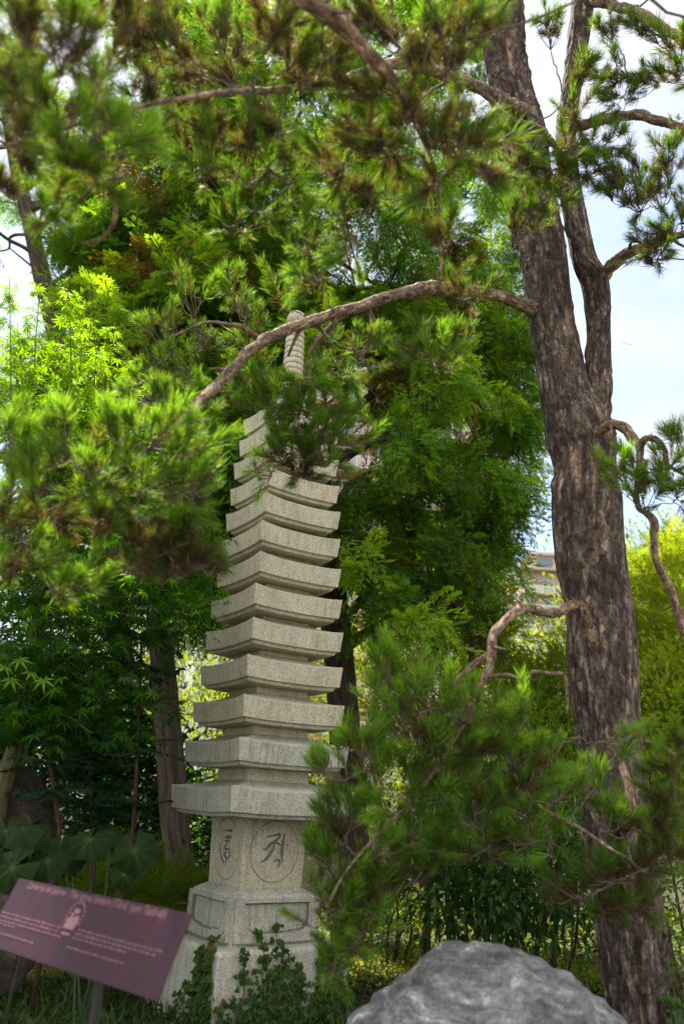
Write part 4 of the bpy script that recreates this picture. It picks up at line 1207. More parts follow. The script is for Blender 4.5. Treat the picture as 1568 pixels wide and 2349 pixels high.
def conifer(name, label, tpts, Y, poly, n, rclump, depth, wins=(), fr=36, flen=(.28, .50), mat=None, group=None, limbs=34, tone=.47, hang=.68, big=(), ground_trunk=True):
    rows = trunk_pts([(y, x - wd / 2, x + wd / 2) for x, y, wd in tpts], Y)
    if ground_trunk:
        b0 = rows[0].copy(); b0[2] = -.15; b0[3] *= 1.25; b0[0] -= .0
        rows = np.vstack([b0, rows])
    root = empty(name, (rows[0][0], rows[0][1], 0), label, 'tree', group)
    C = smooth_curve(rows, 160)
    mb = MB()
    def flute(th, ln, rad):
        a = np.array([[mnoise.noise(Vector((math.cos(t) * 5, math.sin(t) * 5, l * .5))) for t in th] for l in ln])
        return a * rad[:, None] * .22, np.full((len(ln), len(th)), .5)
    tube(mb, C[:, :3], C[:, 3], 40, disp=flute)
    mb.build('trunk', M_cbark, root, True)
    # clumps inside the outline
    xs_, ys_ = [p[0] for p in poly], [p[1] for p in poly]
    cl = []
    tries = 0
    while len(cl) < n and tries < 40000:
        tries += 1
        x, y = rng.uniform(min(xs_), max(xs_)), rng.uniform(min(ys_), max(ys_))
        if not inside(poly, x, y): continue
        bad = False
        for wx0, wy0, wx1, wy1, pr in wins:
            if wx0 < x < wx1 and wy0 < y < wy1 and rng.random() < pr: bad = True
        if bad: continue
        u = np.interp(x, [min(xs_), max(xs_)], [-1, 1])
        dd = depth * math.sqrt(max(.12, 1 - u * u)) * rng.uniform(-1, 1)
        if in_gap(aty(x, y, Y + dd)): continue
        cl.append([*aty(x, y, Y + dd), rng.uniform(.7, 1.25) * rclump])
    cl = np.array(cl)
    # limbs lead from the trunk to the clumps
    order = rng.permutation(len(cl))
    fol, tw = MB(), MB()
    tC = C[:, :3]
    limb_pts = []
    for q, i in enumerate(order):
        c = cl[i, :3]
        hd = math.hypot(c[0] - rows[-1][0], c[1] - Y)
        zt_ = c[2] + (0.12 - 0.25 * hang) * hd + .1
        k = int(np.argmin(np.abs(tC[:, 2] - zt_)))
        A = tC[k]
        if q < limbs:
            m1 = A + (c - A) * .4 + np.array([0, 0, .10 * hd]) + rng.standard_normal(3) * .12
            m2 = A + (c - A) * .75 + np.array([0, 0, .06 * hd]) + rng.standard_normal(3) * .12
            L = smooth_curve(np.array([A, m1, m2, c]), 22)
            for z_ in range(len(L)): L[z_] += np.array(mnoise.noise_vector(Vector(L[z_]) * 2.2)) * .07
            r0 = min(C[k, 3] * .5, .02 + .012 * hd)
            mbl = MB()
            tube(mbl, L, np.linspace(r0, .010, 22), 8, rough=.05)
            mbl.build('branch', M_cbark, root, True)
            limb_pts.append(L[6:])
        else:
            LP = np.concatenate(limb_pts)
            k2 = int(np.argmin(np.linalg.norm(LP - c, axis=1)))
            A2 = LP[k2]
            m1 = (A2 + c) / 2 + rng.standard_normal(3) * .08
            tube(tw, smooth_curve(np.array([A2, m1, c]), 10), np.linspace(.014, .006, 10), 5)
    for c in cl:
        p0, r = c[:3], c[3]
        out = np.array([p0[0] - np.interp(p0[2], tC[:, 2], tC[:, 0]), p0[1] - Y, 0.0])
        out = unit(out) if np.linalg.norm(out) > .1 else np.array([0, -1., 0])
        m = int(fr * (r / rclump) ** 2 + 4)
        dv = unit(rng.standard_normal((m, 3)))
        pos = p0 + dv * r * rng.uniform(.15, 1.0, (m, 1)) ** .6 * np.array([1, 1, .75])
        hangs = rng.random(m) < hang
        dirs = unit(dv * .8 + out * .7 + np.where(hangs[:, None], [0, 0, -1.15], [0, 0, .35]) + .25 * rng.standard_normal((m, 3)))
        sc_ = rng.uniform(*flen, m)
        brown = rng.random() < .11
        t0 = tone + .24 * rng.standard_normal()
        tint = np.clip(t0 + .14 * rng.standard_normal(m), .24, .98)
        tint[rng.random(m) < (.55 if brown else .03)] = .04
        which = rng.integers(0, 3, m)
        Bm = basis(dirs, (0, 0, 1))
        for q in range(3):
            s_ = which == q
            scatter(fol, FRONDS[q], pos[s_] - dirs[s_] * sc_[s_, None] * .3, Bm[s_], sc_[s_], tint[s_])
        for q in range(4):
            e = p0 + dv[q] * r * .8
            tube(tw, np.array([p0, (p0 + e) / 2 + rng.standard_normal(3) * .03, e]), [.007, .005, .003], 4)
    nf = sum(len(F) for F in fol.f)
    nt_w = sum(len(F) for F in tw.f)
    for V_, t_, b_ in zip(tw.v, tw.t, tw.b): fol.v.append(V_); fol.t.append(t_); fol.b.append(b_)
    fol.f += [F + fol.n for F in tw.f]
    cro = fol.build('crown', [mat or M_cedar, M_cbark], root)
    cro.data.polygons.foreach_set('material_index', np.concatenate([np.zeros(nf, np.int32), np.ones(nt_w, np.int32)]))
    return root

polyA = [(140, -80), (1060, -80), (1110, 150), (1165, 330), (1190, 520), (1205, 700), (1215, 820), (1225, 950), (1225, 1040), (1170, 1110), (1190, 1180), (1160, 1240), (1140, 1300), (1180, 1420), (1150, 1490), (1000, 1470), (860, 1420), (800, 1370), (780, 1250), (700, 1180), (560, 1250), (420, 1380), (380, 1250), (330, 1000), (330, 800), (250, 640), (150, 560), (110, 300)]
conifer('cedar_tree', 'tall cedar with a straight fluted trunk right behind the pagoda and a wide drooping crown', [(812, 1990, 74), (800, 1850, 74), (788, 1650, 72), (765, 1400, 66), (735, 1150, 60), (690, 900, 54), (628, 660, 46), (592, 450, 42), (562, 250, 36), (535, 50, 32), (515, -150, 26), (500, -400, 18)], 10.4,
        polyA, 470, .42, 2.3, wins=((715, 835, 890, 1050, 1), (770, 1030, 890, 1120, .7), (870, 1040, 970, 1115, .7), (990, 360, 1130, 560, .4), (640, 60, 760, 330, .45), (520, 380, 640, 520, .2), (840, 1170, 930, 1280, .4)), fr=34, limbs=40)
conifer('cedar_tree', 'slender rust-barked cedar on the left with thin bare branches against the sky', [(400, 1980, 60), (300, 1600, 52), (215, 1150, 46), (135, 790, 40), (95, 620, 37), (62, 480, 33), (38, 380, 30), (0, 150, 24), (-40, -150, 16)], 13.0,
        [(-160, -80), (240, -80), (300, 250), (330, 480), (270, 620), (330, 900), (180, 880), (170, 700), (60, 640), (-150, 660)], 80, .45, 1.8, wins=((-40, 380, 130, 640, .85), (60, 30, 200, 130, .5)), fr=34, limbs=24, tone=.62)
conifer('cedar_tree', 'ivy-clad cedar trunk left of the pagoda rising behind the tall dark shrubs', [(412, 1990, 66), (402, 1900, 62), (392, 1750, 60), (375, 1550, 56), (360, 1400, 52), (345, 1200, 46), (330, 1000, 40), (318, 800, 32), (310, 600, 22)], 9.4,
        [(150, 480), (480, 430), (520, 700), (470, 900), (520, 1300), (500, 1420), (420, 1430), (400, 1300), (150, 1250), (80, 900)], 95, .40, 1.6, wins=((350, 1360, 430, 1440, 1),), fr=38, limbs=22, tone=.5)

def clump_bush(name, label, cat, dx, dy, Y, rx, rz, n, tmpl, mat, size, tone, stems=6, smat=None, zc=None, ry=None, group=None, up=.3, shell=.35, tvar=.16, foldn=(0, 0, 1), nclump=0):
    """broad-leaved shrub standing on the ground: stems + leaves through the volume"""
    P = aty(dx, dy, Y)
    zc = P[2] if zc is None else zc
    ry = ry or rx
    root = empty(name, (P[0], Y, 0), label, cat, group)
    st = MB()
    hubs = []
    for k in range(stems):
        a = rng.uniform(0, 2 * pi); b = rng.uniform(0, .25) * rx
        e = np.array([P[0] + rng.uniform(-.8, .8) * rx, Y + rng.uniform(-.8, .8) * ry, zc + rng.uniform(-.1, .75) * rz])
        b0 = np.array([P[0] + b * math.cos(a) + .3 * (e[0] - P[0]), Y + b * math.sin(a), -.1])
        L = smooth_curve(np.array([b0, (b0 * .5 + e * .5) + rng.standard_normal(3) * .08, e]), 14)
        tube(st, L, np.linspace(.016, .006, 14), 6)
        hubs.append(L[6:])
    st.build('stem', smat or M_stem, root, True)
    lf = MB()
    nc = nclump or max(12, int(n / 40))
    cd = unit(rng.standard_normal((nc, 3))) * rng.uniform(shell, 1, (nc, 1)) ** .6
    cc = np.array([P[0], Y, zc]) + cd * np.array([rx, ry, rz])
    cc[:, 2] = np.maximum(cc[:, 2], .08)
    ci = rng.integers(0, nc, n)
    rr = 2.0 * (rx * ry * rz / nc) ** (1 / 3)
    o = rng.standard_normal((n, 3)) * rr * .42
    pos = cc[ci] + o
    pos[:, 2] = np.maximum(pos[:, 2], .03)
    dirs = unit(unit(o) + .6 * cd[ci] + np.array([0, 0, up]) + .5 * rng.standard_normal((n, 3)))
    tint = np.clip(tone + .5 * tvar * rng.standard_normal(nc)[ci] + tvar * rng.standard_normal(n), 0, 1)
    tl = tmpl if isinstance(tmpl, list) else [tmpl]
    wh = rng.integers(0, len(tl), n)
    Bm = basis(dirs, foldn)
    szs = size * rng.uniform(.65, 1.2, n)
    for q in range(len(tl)):
        s_ = wh == q
        scatter(lf, tl[q], pos[s_], Bm[s_], szs[s_], tint[s_])
    lf.build('leaves', mat, root)
    return root

# right background
clump_bush('arborvitae', 'bright yellow-green arborvitae with feathery sprays right of the pine trunk', 'shrub', 1500, 1380, 9.5, .85, 1.5, 2600, FRONDS, M_thuja, .30, .55, zc=2.6, up=.9, stems=5)
clump_bush('arborvitae', 'low sunlit arborvitae showing between the drooping cedar and the pine trunk', 'shrub', 1245, 1440, 10.2, .55, .9, 1300, FRONDS, M_thuja, .28, .5, zc=2.5, up=.8, stems=4)
clump_bush('tall_shrub', 'pale feathery shrub crown rising against the sky at the right edge', 'shrub', 1545, 1240, 12.5, 1.0, 1.2, 2200, FRONDS, M_thuja, .34, .75, zc=4.6, up=1.2, stems=8)
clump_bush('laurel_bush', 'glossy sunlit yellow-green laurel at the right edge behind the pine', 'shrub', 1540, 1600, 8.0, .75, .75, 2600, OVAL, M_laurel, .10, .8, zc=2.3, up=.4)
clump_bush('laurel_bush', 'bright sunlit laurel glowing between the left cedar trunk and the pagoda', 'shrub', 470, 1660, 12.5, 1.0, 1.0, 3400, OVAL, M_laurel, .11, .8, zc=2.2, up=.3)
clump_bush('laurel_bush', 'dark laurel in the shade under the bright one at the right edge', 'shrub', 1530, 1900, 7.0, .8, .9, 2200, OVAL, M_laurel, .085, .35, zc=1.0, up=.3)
clump_bush('nandina_bush', 'dark leafy nandina on many thin canes behind the boulder', 'shrub', 1150, 2050, 6.7, .78, .52, 3600, OVAL, M_dark, .10, .75, stems=16, zc=1.12, up=.1)
clump_bush('nandina_bush', 'green nandina behind the pine clump right of the pagoda', 'shrub', 985, 1560, 9.0, .6, .7, 3000, NARROW, M_laurel, .10, .35, stems=8, zc=2.4, up=.2)
clump_bush('nandina_bush', 'leafy nandina between the middle cedar trunk and the pine, half hidden by needles', 'shrub', 1180, 1720, 8.0, .9, .8, 5200, NARROW, M_laurel, .10, .25, stems=9, zc=1.8, up=.2)
clump_bush('round_shrub', 'small clipped dark green shrub right of the pagoda base', 'shrub', 900, 2120, 8.6, .28, .5, 1800, OVAL, M_dark, .035, .75, zc=.45, up=.4)
clump_bush('juniper_bush', 'low feathery juniper left of the pagoda base with one sunlit tip', 'shrub', 350, 2010, 7.8, .75, .40, 1500, FRONDS, M_thuja, .17, .08, zc=.45, up=.6)
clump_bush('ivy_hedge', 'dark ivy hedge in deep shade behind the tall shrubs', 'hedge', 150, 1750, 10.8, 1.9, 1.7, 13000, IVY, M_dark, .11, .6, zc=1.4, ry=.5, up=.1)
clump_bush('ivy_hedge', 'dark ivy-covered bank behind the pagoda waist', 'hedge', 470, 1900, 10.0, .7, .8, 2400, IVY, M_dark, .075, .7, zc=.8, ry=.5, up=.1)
clump_bush('ivy_hedge', 'sunlit leafy bank behind the nandina canes', 'hedge', 1180, 2080, 10.0, 2.2, .55, 6500, OVAL, M_laurel, .075, .85, zc=.35, ry=.8, up=.5)
clump_bush('leafy_hedge', 'sunlit green hedge in front of the garden wall behind the pagoda', 'hedge', 900, 1800, 13.2, 2.6, .8, 6000, OVAL, M_laurel, .11, .6, stems=10, zc=1.7, ry=.5, up=.3)
# far trees
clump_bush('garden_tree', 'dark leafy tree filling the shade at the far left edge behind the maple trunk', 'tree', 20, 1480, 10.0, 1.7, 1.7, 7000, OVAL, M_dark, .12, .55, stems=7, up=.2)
for dx, dy, Y, rx, rz, lab in ((250, 1500, 20, 2.4, 2.6, 'broad bright green tree far behind the left cedar trunks'), (620, 1450, 24, 3.0, 2.6, 'sunlit yellow-green tree far behind the pagoda roofs'), (1000, 1560, 19, 2.6, 1.8, 'bright green tree far behind the drooping cedar'), (1450, 1480, 22, 3.4, 2.6, 'pale green tree far behind the pine trunk at the right'), (-60, 1350, 15, 2.2, 3.2, 'green tree at the far left edge behind the maple')):
    clump_bush('garden_tree', lab, 'tree', dx, dy, Y, rx, rz, 3400, OVAL, M_laurel, .22, .7, stems=9, up=.3, group=None)

# ------------------------------------------------------------------ maple on the left
mp0 = aty(60, 1500, 6.4)
maple = empty('maple_tree', (mp0[0], 6.4, 0), 'maple on the left with shoots coloured sunlit yellow-green above and lower leaves darkened as if in shade', 'tree')
mb = MB()
L = smooth_curve(np.array([[mp0[0] + .05, 6.4, -.15], [mp0[0], 6.4, 1.0], [*aty(70, 1560, 6.4)], [*aty(90, 1380, 6.4)], [*aty(110, 1200, 6.6)], [*aty(150, 1000, 6.8)]]), 60)
tube(mb, L, np.linspace(.075, .03, 60), 16, rough=.03)
mb.build('trunk', M_mstem, maple, True)
lfu, lfd, tw = MB(), MB(), MB()
def leaf_pair(mbl, p, axis, size, tint, droop):
    for s in (-1, 1):
        a = rng.uniform(0, 2 * pi)
        h = np.array([math.cos(a), math.sin(a), 0]) * s
        dv = unit(h + np.array([0, 0, -droop]) + .2 * rng.standard_normal(3))
        scatter(mbl, MAPLE, (p + dv * size * .5)[None], basis(dv[None], (0, 0, 1)), [size * rng.uniform(.75, 1.2)], [np.clip(tint + .1 * rng.standard_normal(), 0, 1)])
for dx, y0, y1, Y in ((20, 640, 1000, 6.3), (95, 655, 1000, 6.5), (160, 650, 980, 6.2), (185, 760, 1000, 6.8), (265, 740, 1000, 6.6), (40, 740, 1020, 6.9), (130, 780, 1020, 6.3), (230, 800, 1010, 6.2), (300, 830, 1010, 6.5), (70, 840, 1050, 6.1), (200, 870, 1050, 6.9), (330, 900, 1020, 6.7), (5, 860, 1040, 6.5), (265, 900, 1040, 6.1), (110, 900, 1080, 6.7), (160, 920, 1080, 6.4),
                      (-40, 720, 1010, 6.4), (-60, 860, 1040, 6.6), (50, 930, 1080, 6.3), (240, 940, 1080, 6.6), (300, 950, 1080, 6.3), (20, 780, 1000, 7.0), (210, 720, 990, 7.0), (355, 930, 1050, 6.4), (175, 830, 1050, 6.1)):
    A, B_ = aty(dx + rng.uniform(-15, 15), y1, Y), aty(dx + rng.uniform(-8, 8), y0, Y)
    j = L[int(np.argmin(np.linalg.norm(L - A, axis=1)))]
    S = smooth_curve(np.array([j, (j + A) / 2 - [0, 0, .05], A, (A + B_) / 2 + rng.standard_normal(3) * .04, B_]), 40)
    tube(tw, S, np.linspace(.012, .003, 40), 5)
    hgt = B_[2] - A[2]
    nn = int(hgt / .075)
    for k in range(nn):
        t = (k + .5) / nn
        p = A + (B_ - A) * t
        q = S[int(np.argmin(np.linalg.norm(S - p, axis=1)))]
        for _ in range(3):
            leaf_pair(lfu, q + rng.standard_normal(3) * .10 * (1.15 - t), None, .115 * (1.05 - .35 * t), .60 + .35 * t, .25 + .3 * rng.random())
tw.build('shoot', M_mstem, maple, True)
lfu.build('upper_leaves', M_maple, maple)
tw = MB()
for k in range(150):
    x, y = rng.uniform(-80, 410), rng.uniform(1150, 1690)
    if x > 285 and y > 1430: continue
    Y = rng.uniform(5.4, 7.2)
    c = aty(x, y, Y)
    j = L[int(np.argmin(np.linalg.norm(L - c, axis=1)))]
    tube(tw, smooth_curve(np.array([j, (j + c) / 2 + [0, 0, .12], c]), 12), np.linspace(.010, .003, 12), 5)
    m = 30
    pos = c + rng.standard_normal((m, 3)) * np.array([.24, .24, .08])
    a = rng.uniform(0, 2 * pi, m)
    dirs = unit(np.stack([np.cos(a), np.sin(a), -.35 - .5 * rng.random(m)], 1))
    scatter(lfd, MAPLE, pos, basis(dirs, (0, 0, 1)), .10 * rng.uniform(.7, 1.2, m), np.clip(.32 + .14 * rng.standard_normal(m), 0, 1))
for dx, dy in ((10, 1530), (70, 1545), (45, 1515), (100, 1560), (25, 1560)):
    p = aty(dx, dy, 5.0)
    scatter(lfd, MAPLE, p[None], basis(np.array([[rng.uniform(-.5, 1), -.3, -.45]]), (0, -.3, 1)), [.105], [.75])
tw.build('twigs', M_mstem, maple, True)
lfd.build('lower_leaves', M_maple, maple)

# ------------------------------------------------------------------ mahonias
def mahonia(label, pts, Y, nodes):
    C = smooth_curve(np.array([aty(x, y, Y) for x, y in pts]), 50)
    C = np.vstack([[C[0][0], Y, -.1], C])
    root = empty('mahonia', (C[0][0], Y, 0), label, 'shrub')
    mb = MB(); tube(mb, C, np.linspace(.018, .010, len(C)), 10, rough=.06)
    mb.build('stem', M_stem, root, True)
    lf = MB()
    for t, n, ln in nodes:
        p = C[int(t * (len(C) - 1))]
        for k in range(n):
            a = 2 * pi * (k + rng.uniform(-.3, .3)) / n
            dv = unit(np.array([math.cos(a), math.sin(a), rng.uniform(-.1, .45)]))
            scatter(lf, PINNATE, (p + rng.standard_normal(3) * .02)[None], basis(dv[None], (0, 0, 1)), [ln * rng.uniform(.8, 1.15)], [np.clip(.45 + .25 * rng.standard_normal(), 0, 1)])
    lf.build('leaves', M_mahonia, root)
mahonia('tall dark mahonia stem with leaf whorls just left of the ivy-clad cedar trunk', [(285, 2000), (305, 1900), (312, 1780), (316, 1650), (322, 1550), (326, 1450)], 6.6, [(.98, 16, .34), (.85, 12, .36), (.68, 12, .34), (.5, 9, .32), (.3, 6, .26)])
mahonia('leaning mahonia stem with leaf whorls above the big round leaves on the left', [(138, 1900), (122, 1800), (108, 1700), (100, 1620)], 6.3, [(.98, 14, .30), (.75, 12, .32), (.5, 10, .30), (.3, 8, .28)])
mahonia('short mahonia with crowded leaf whorls between the two taller stems', [(215, 2000), (210, 1850), (205, 1740)], 6.9, [(.98, 16, .32), (.75, 14, .34), (.5, 12, .34), (.35, 8, .3)])

# ------------------------------------------------------------------ leopard plants (big round glossy leaves)
def t_round(n=28):
    V, F, tt = [[0, 0, 0]], [], [.35]
    for ri, rr in enumerate((.35, .7, 1.0)):
        for k in range(n):
            a = -pi * .93 + 2 * pi * .93 * k / (n - 1)
            fold = .06 * math.cos(a * 9) * rr
            wav = .13 * math.cos(a * 3.5 + 1) * rr ** 2
            r_ = rr * (1 + (.04 * math.cos(a * 9) if ri == 2 else 0))
            V.append([r_ * math.sin(a), r_ * math.cos(a), fold + wav - .38 * rr * rr])
            tt.append((.22 if math.cos(a * 9) > .55 else -.1) * (1.15 - rr * .8))
    for k in range(n - 1):
        F.append([0, 1 + k + 1, 1 + k])
    Q = []
    for ri in range(2):
        for k in range(n - 1):
            a, b = 1 + ri * n + k, 1 + (ri + 1) * n + k
            Q.append([a, a + 1, b + 1, b])
    return T(V, [F, Q], tt)
ROUND = t_round()
def leopard(label, dx, dy, Y, leaves):
    P = aty(dx, dy, Y)
    root = empty('leopard_plant', (P[0], Y, 0), label, 'plant')
    for x, y, s, Yl, tilt in leaves:
        c = aty(x, y, Yl)
        stk = MB()
        b = np.array([P[0] + rng.uniform(-.06, .06), Y + rng.uniform(-.06, .06), -.02])
        tube(stk, smooth_curve(np.array([b, (b + c) / 2 + [0, 0, .10], c]), 14), np.linspace(.009, .006, 14), 6)
        a = rng.uniform(-.9, .9)
        dv = unit(np.array([math.sin(tilt), -.75 * math.cos(tilt) + rng.uniform(-.1, .5), rng.uniform(-.95, -.3)]))
        lf = MB()
        scatter(lf, ROUND, c[None], basis(dv[None], (0, -.75, 1)), [s * .74], [.42 + rng.uniform(-.1, .12)])
        o = lf.build('leaf', M_bigleaf, root, True)
        stk.build('stalk', plain_stalk, o, True)
plain_stalk = plain('leaf_stalk', (0.022, 0.035, 0.010), .5, .3, 20)
leopard('clump of huge glossy round leaves at the left edge above the sign', 30, 2000, 4.9, [(55, 1900, .17, 4.8, -.6), (15, 1905, .16, 4.9, .5), (30, 1990, .16, 4.6, -.9), (110, 1975, .14, 4.8, .4), (-20, 1960, .16, 4.7, 0), (75, 1945, .13, 5.0, .9)])
leopard('clump of big round glossy leaves nearer the pagoda above the sign', 230, 2020, 5.2, [(205, 1925, .16, 5.1, -.2), (310, 1950, .17, 5.0, .35), (165, 1965, .13, 5.2, -.8), (255, 1910, .13, 5.4, .8), (140, 1930, .12, 5.4, .1), (285, 2005, .10, 5.0, .9)])

# ------------------------------------------------------------------ ivy climbing the plinth
ivy = empty('climbing_ivy', (PX - .15, PY - .75, 0), 'ivy climbing in strands over the bottom stone of the pagoda', 'ivy')
def strand(face, u0, u1, z1, dens, parent):
    # follow the battered face from the ground up to z1
    n = max(10, int(z1 / .02))
    zs = np.linspace(0.0, z1, n)
    us = np.interp(zs, [0, z1], [u0, u1]) + np.cumsum(rng.standard_normal(n)) * .006
    def surf(u, z, e=.012):
        h = .57 - .035 * min(z, .465) / .465
        if z > .475: h = .372 + .15 * max(0, (.60 - z) / .125) if z < .6 else .372
        return to_pag(np.array([u, -(h + e), z]) @ np.array(Matrix.Rotation(face * pi / 2, 3, 'Z')).T)
    C = np.array([surf(u, z) for u, z in zip(us, zs)])
    mb = MB(); tube(mb, C, .003, 4)
    nrm = surf(0, .2, 1) - surf(0, .2, 0)
    m = int(n * dens)
    t = rng.uniform(0, 1, m) ** 1.25
    wdt = .07 * (1 - t) + .016
    uu = np.interp(t, np.linspace(0, 1, n), us) + rng.standard_normal(m) * wdt
    pos = np.array([surf(u, z, .02 + .02 * rng.random()) for u, z in zip(uu, t * z1)])
    dirs = unit(np.array([0, 0, -.9]) + .5 * nrm + .45 * rng.standard_normal((m, 3)))
    x = unit(np.cross(dirs, nrm)); zz2 = np.cross(x, dirs)
    s = mb.build('strand', M_stem, parent)
    lm = MB(); scatter(lm, IVY, pos, np.stack([x, dirs, zz2], 2), rng.uniform(.030, .052, m), np.clip(.4 + .25 * rng.standard_normal(m) + .25 * t, 0, 1))
    lm.build('leaves', M_ivy, s)
for a in ((0, -.36, -.33, .50, 3.0), (0, -.20, -.16, .60, 4.0), (0, -.1, -.12, .38, 4), (0, .03, .02, .64, 3.5), (0, .14, .10, .40, 4), (0, .30, .30, .42, 4), (0, .44, .40, .45, 3.5), (0, .50, .49, .25, 3), (0, -.45, -.46, .20, 4), (0, .22, .25, .22, 4),
          (3, .52, .46, .44, 7), (3, .42, .40, .50, 6), (3, .36, .36, .58, 4), (3, .47, .30, .50, 4), (3, .25, .28, .40, 4), (3, .12, .1, .25, 3)):
    strand(*a, ivy)

ivy2 = empty('climbing_ivy', (base[0] + .1, PYB - .3, 0), 'ivy creeping up the foot of the forked pine at the lower right', 'ivy')
mb = MB(); lm = MB()
for k in range(4):
    a = rng.uniform(-1.0, -.1)
    zt_ = rng.uniform(.35, 1.0)
    cz = np.linspace(0, zt_, 14)
    ctr = np.stack([np.interp(cz, main[:, 2], main[:, q]) for q in (0, 1)], 1); rr_ = np.interp(cz, main[:, 2], main[:, 3]) + .02
    aa = a + np.cumsum(rng.standard_normal(14)) * .05
    Cs = np.stack([ctr[:, 0] + rr_ * np.cos(aa), ctr[:, 1] + rr_ * np.sin(aa), cz], 1)
    tube(mb, Cs, .004, 4)
    m = 34; ii = rng.integers(0, 14, m)
    nr_ = np.stack([np.cos(aa[ii]), np.sin(aa[ii]), np.zeros(m)], 1)
    pos = Cs[ii] + nr_ * .02 + rng.standard_normal((m, 3)) * [.04, .02, .05]
    dd_ = unit(np.array([0, 0, -.9]) + .5 * nr_ + .4 * rng.standard_normal((m, 3)))
    x = unit(np.cross(dd_, nr_)); scatter(lm, IVY, pos, np.stack([x, dd_, np.cross(x, dd_)], 2), rng.uniform(.035, .06, m), rng.uniform(.2, .7, m))
mb.build('strand', M_stem, ivy2); lm.build('leaves', M_ivy, ivy2)

# ------------------------------------------------------------------ ground cover
def cover(name, n, reg, tmpl, mat, size, tone, zr, up=.8):
    xs = rng.uniform(reg[0], reg[1], n); ys_ = reg[2] + (reg[3] - reg[2]) * rng.uniform(0, 1, n) ** 1.3
    pos = np.stack([xs, ys_, gz(xs, ys_) + rng.uniform(*zr, n) * (1 + .6 * np.sin(xs * 3) * np.sin(ys_ * 2.6))], 1)
    inp = np.abs((pos[:, :2] - P0[:2]) @ PR[:2, :2]).max(1) < .56
    pos = pos[~inp]
    m = len(pos)
    dirs = unit(rng.standard_normal((m, 3)) * [1, 1, .5] + [0, 0, up])
    patch = np.array([mnoise.noise(Vector((p[0] * 1.2, p[1] * 1.2, 3))) for p in pos])
    mb = MB(); scatter(mb, tmpl, pos, basis(dirs, (0, -.2, 1)), size * rng.uniform(.6, 1.3, m), np.clip(tone + .35 * patch + .15 * rng.standard_normal(m), 0, 1))
    tag(mb.build(name, mat), kind='stuff')
BLADE = T([[-.06, 0, 0], [.06, 0, 0], [.03, .6, .03], [-.03, .6, .03], [0, 1, -.1]], [[[0, 1, 2, 3]], [[3, 2, 4]]])
cover('ground_ivy', 26000, (-3.2, 2.6, 2.0, 8.2), IVY, M_ground, .045, .28, (.01, .10), .35)
cover('grass', 16000, (-3.2, 2.6, 2.0, 7.0), BLADE, M_ground, .14, .35, (-.01, .02), 1.6)
M_sun_tinted = leaf_mat('leaves_sun_in_colour', [(0, (0.06, 0.085, 0.012)), (0.6, (0.14, 0.17, 0.018)), (1, (0.24, 0.25, 0.05))], 0.5, 0.5, 0.2, (2.0, 1.8, 0.5))  # sunlight put into the colour: brightened so the ground cover looks lit
cover('ground_cover', 36000, (-6, 7, 7.6, 16), OVAL, M_sun_tinted, .055, .55, (.0, .16), .6)
cover('clover', 9000, (-.2, 2.6, 7.7, 9.6), OVAL, M_sun_tinted, .05, .7, (.0, .10), .7)

# ------------------------------------------------------------------ walls and buildings
M_wall = plain('wall_render', (0.42, 0.38, 0.29), .9, .12, 3, .2)
M_coping = plain('wall_coping', (0.06, 0.055, 0.05), .8, .3, 6)
w0, w1 = ground_at(400, 2030), None
wall = empty('garden_wall', (1.5, 14.2, 0), 'low beige rendered garden wall with dark coping behind the pagoda', 'wall')
mb = MB(); box(mb, -9, 12, 14.0, 14.25, -.1, 1.28); mb.build('wall', M_wall, wall)
mb = MB(); box(mb, -9.05, 12.05, 13.93, 14.32, 1.282, 1.36); mb.build('coping', M_coping, wall)
M_plaster = plain('salmon_plaster', (0.46, 0.27, 0.18), .9, .06, 1.5)
M_cream = plain('cream_plaster', (0.40, 0.33, 0.27), .9, .06, 1.5)
M_soffit = plain('balcony_soffit', (0.30, 0.17, 0.115), .9, .05, 2)
M_rail = plain('white_railing', (0.72, 0.72, 0.70), .6, .05, 2)
M_glass = plain('window_glass', (0.05, 0.07, 0.10), .08, .2, .5, spec=.8)
M_frame = plain('window_frame', (0.6, 0.6, 0.58), .6, .05, 2)
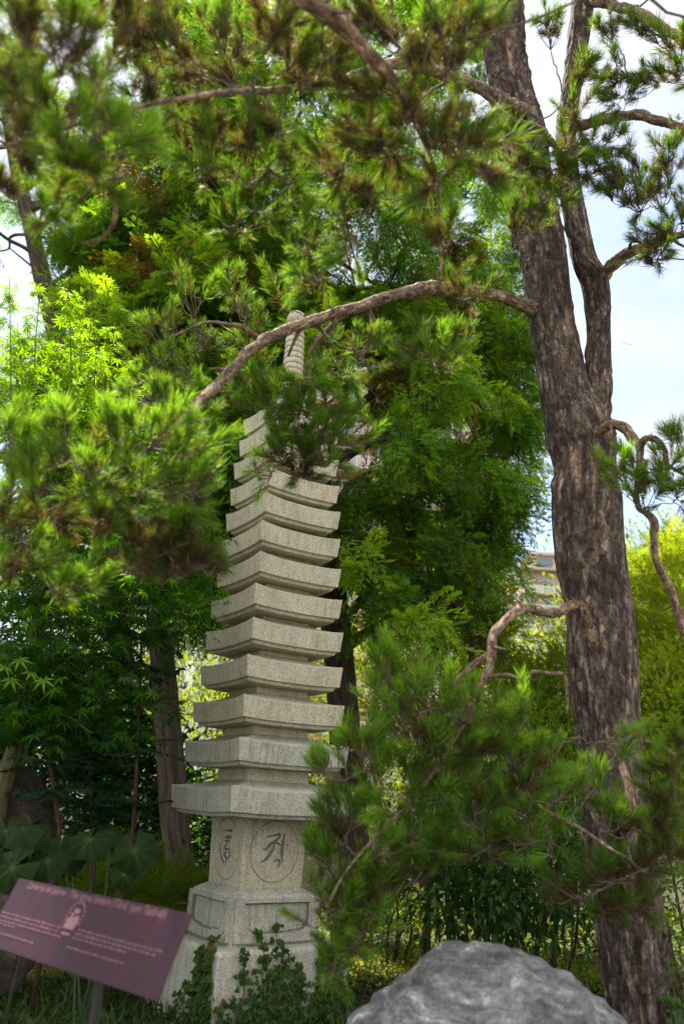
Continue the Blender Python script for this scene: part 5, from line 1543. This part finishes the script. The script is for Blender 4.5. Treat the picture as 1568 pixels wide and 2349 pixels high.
def building(label, x0, x1, Y, dep, H, fh, nb, wall_m, slab_m, group=None, z0=0, name='apartment_building', balc=True):
    root = empty(name, ((x0 + x1) / 2, Y, 0), label, 'building', group)
    mb = MB(); box(mb, x0, x1, Y, Y + dep, -.2, H); mb.build('wall', wall_m, root)
    nf = int(H / fh)
    bw = (x1 - x0) / nb
    for f in range(nf):
        zb = f * fh
        if balc and f:
            mb = MB(); box(mb, x0 - .2, x1 + .12, Y - 1.7, Y - .002, zb - .32, zb); s = mb.build('balcony_slab', slab_m, root)
            rl = MB()
            box(rl, x0 - .1, x1 + .05, Y - 1.68, Y - 1.62, zb + .98, zb + 1.04)
            box(rl, x0 - .1, x1 + .05, Y - 1.68, Y - 1.62, zb + .06, zb + .11)
            for q in np.arange(x0 - .1, x1 + .05, .16): box(rl, q, q + .045, Y - 1.67, Y - 1.63, zb + .112, zb + .978)
            rl.build('railing', M_rail, s)
        for k in range(nb):
            a = x0 + bw * (k + .22); b = x0 + bw * (k + .78)
            mb = MB()
            for q in ((a, a + .1), ((a + b) / 2 - .05, (a + b) / 2 + .05), (b - .1, b)): box(mb, q[0], q[1], Y - .06, Y - .003, zb + .12, zb + 2.4)
            box(mb, a - .05, b + .05, Y - .07, Y - .004, zb + 2.402, zb + 2.52)
            fo = mb.build('window', M_frame, root)
            mb = MB(); box(mb, a + .1, b - .1, Y - .025, Y - .0035, zb + .13, zb + 2.4); mb.build('pane', M_glass, fo)
    mb = MB(); box(mb, x0 - .5, x1 + .4, Y - 1.9, Y + dep + .3, H + .002, H + .35); mb.build('roof', slab_m, root)
    return root
e = aty(1172, 1150, 60)
building('tall salmon apartment block with white balcony railings seen through the cedar', e[0] - 27, e[0], 60, 14, aty(1100, 705, 60)[2], 2.9, 7, M_plaster, M_soffit)
e0, e1 = aty(1188, 1272, 130), aty(1300, 1272, 130)
far = building('distant cream apartment block with a row of rooftop windows left of the pine trunk', e0[0], e0[0] + 26, 130, 16, e0[2] - 3.0, 3.2, 8, M_cream, M_cream)
mb = MB(); box(mb, e0[0] + 2.6, e0[0] + 24, 131, 142, e0[2] - 2.6, e0[2] + .2); ph = mb.build('penthouse', M_cream, far)
mb = MB(); box(mb, e0[0] + 2.0, e0[0] + 24.6, 130.2, 143, e0[2] + .203, e0[2] + .7); mb.build('penthouse_roof', M_cream, ph)
for k in range(6):
    a = e0[0] + 3.2 + k * 3.5
    mb = MB(); box(mb, a, a + 2.7, 130.9, 130.997, e0[2] - 1.9, e0[2] - .2); mb.build('pane', M_glass, ph)
e = aty(392, 1400, 40)
building('small white villa with grey-blue windows glimpsed left of the pagoda', e[0] - 5, e[0] + 1.5, 40, 8, e[2] + 1.2, 3.0, 4, M_rail, M_cream, name='villa')
# contrail
M_trail = plain('contrail_ice', (0.95, 0.95, 0.97), 1, .02, .01)
A, B_ = aty(1403, 775, 3500), aty(1456, 792, 3500)
mb = MB(); tube(mb, smooth_curve(np.array([A, B_]), 20), np.concatenate([np.linspace(1, 5, 10), np.linspace(5, 3, 10)]), 10)
tag(mb.build('contrail', M_trail, smooth=True), 'short white contrail in the pale sky right of the pine fork', 'contrail')
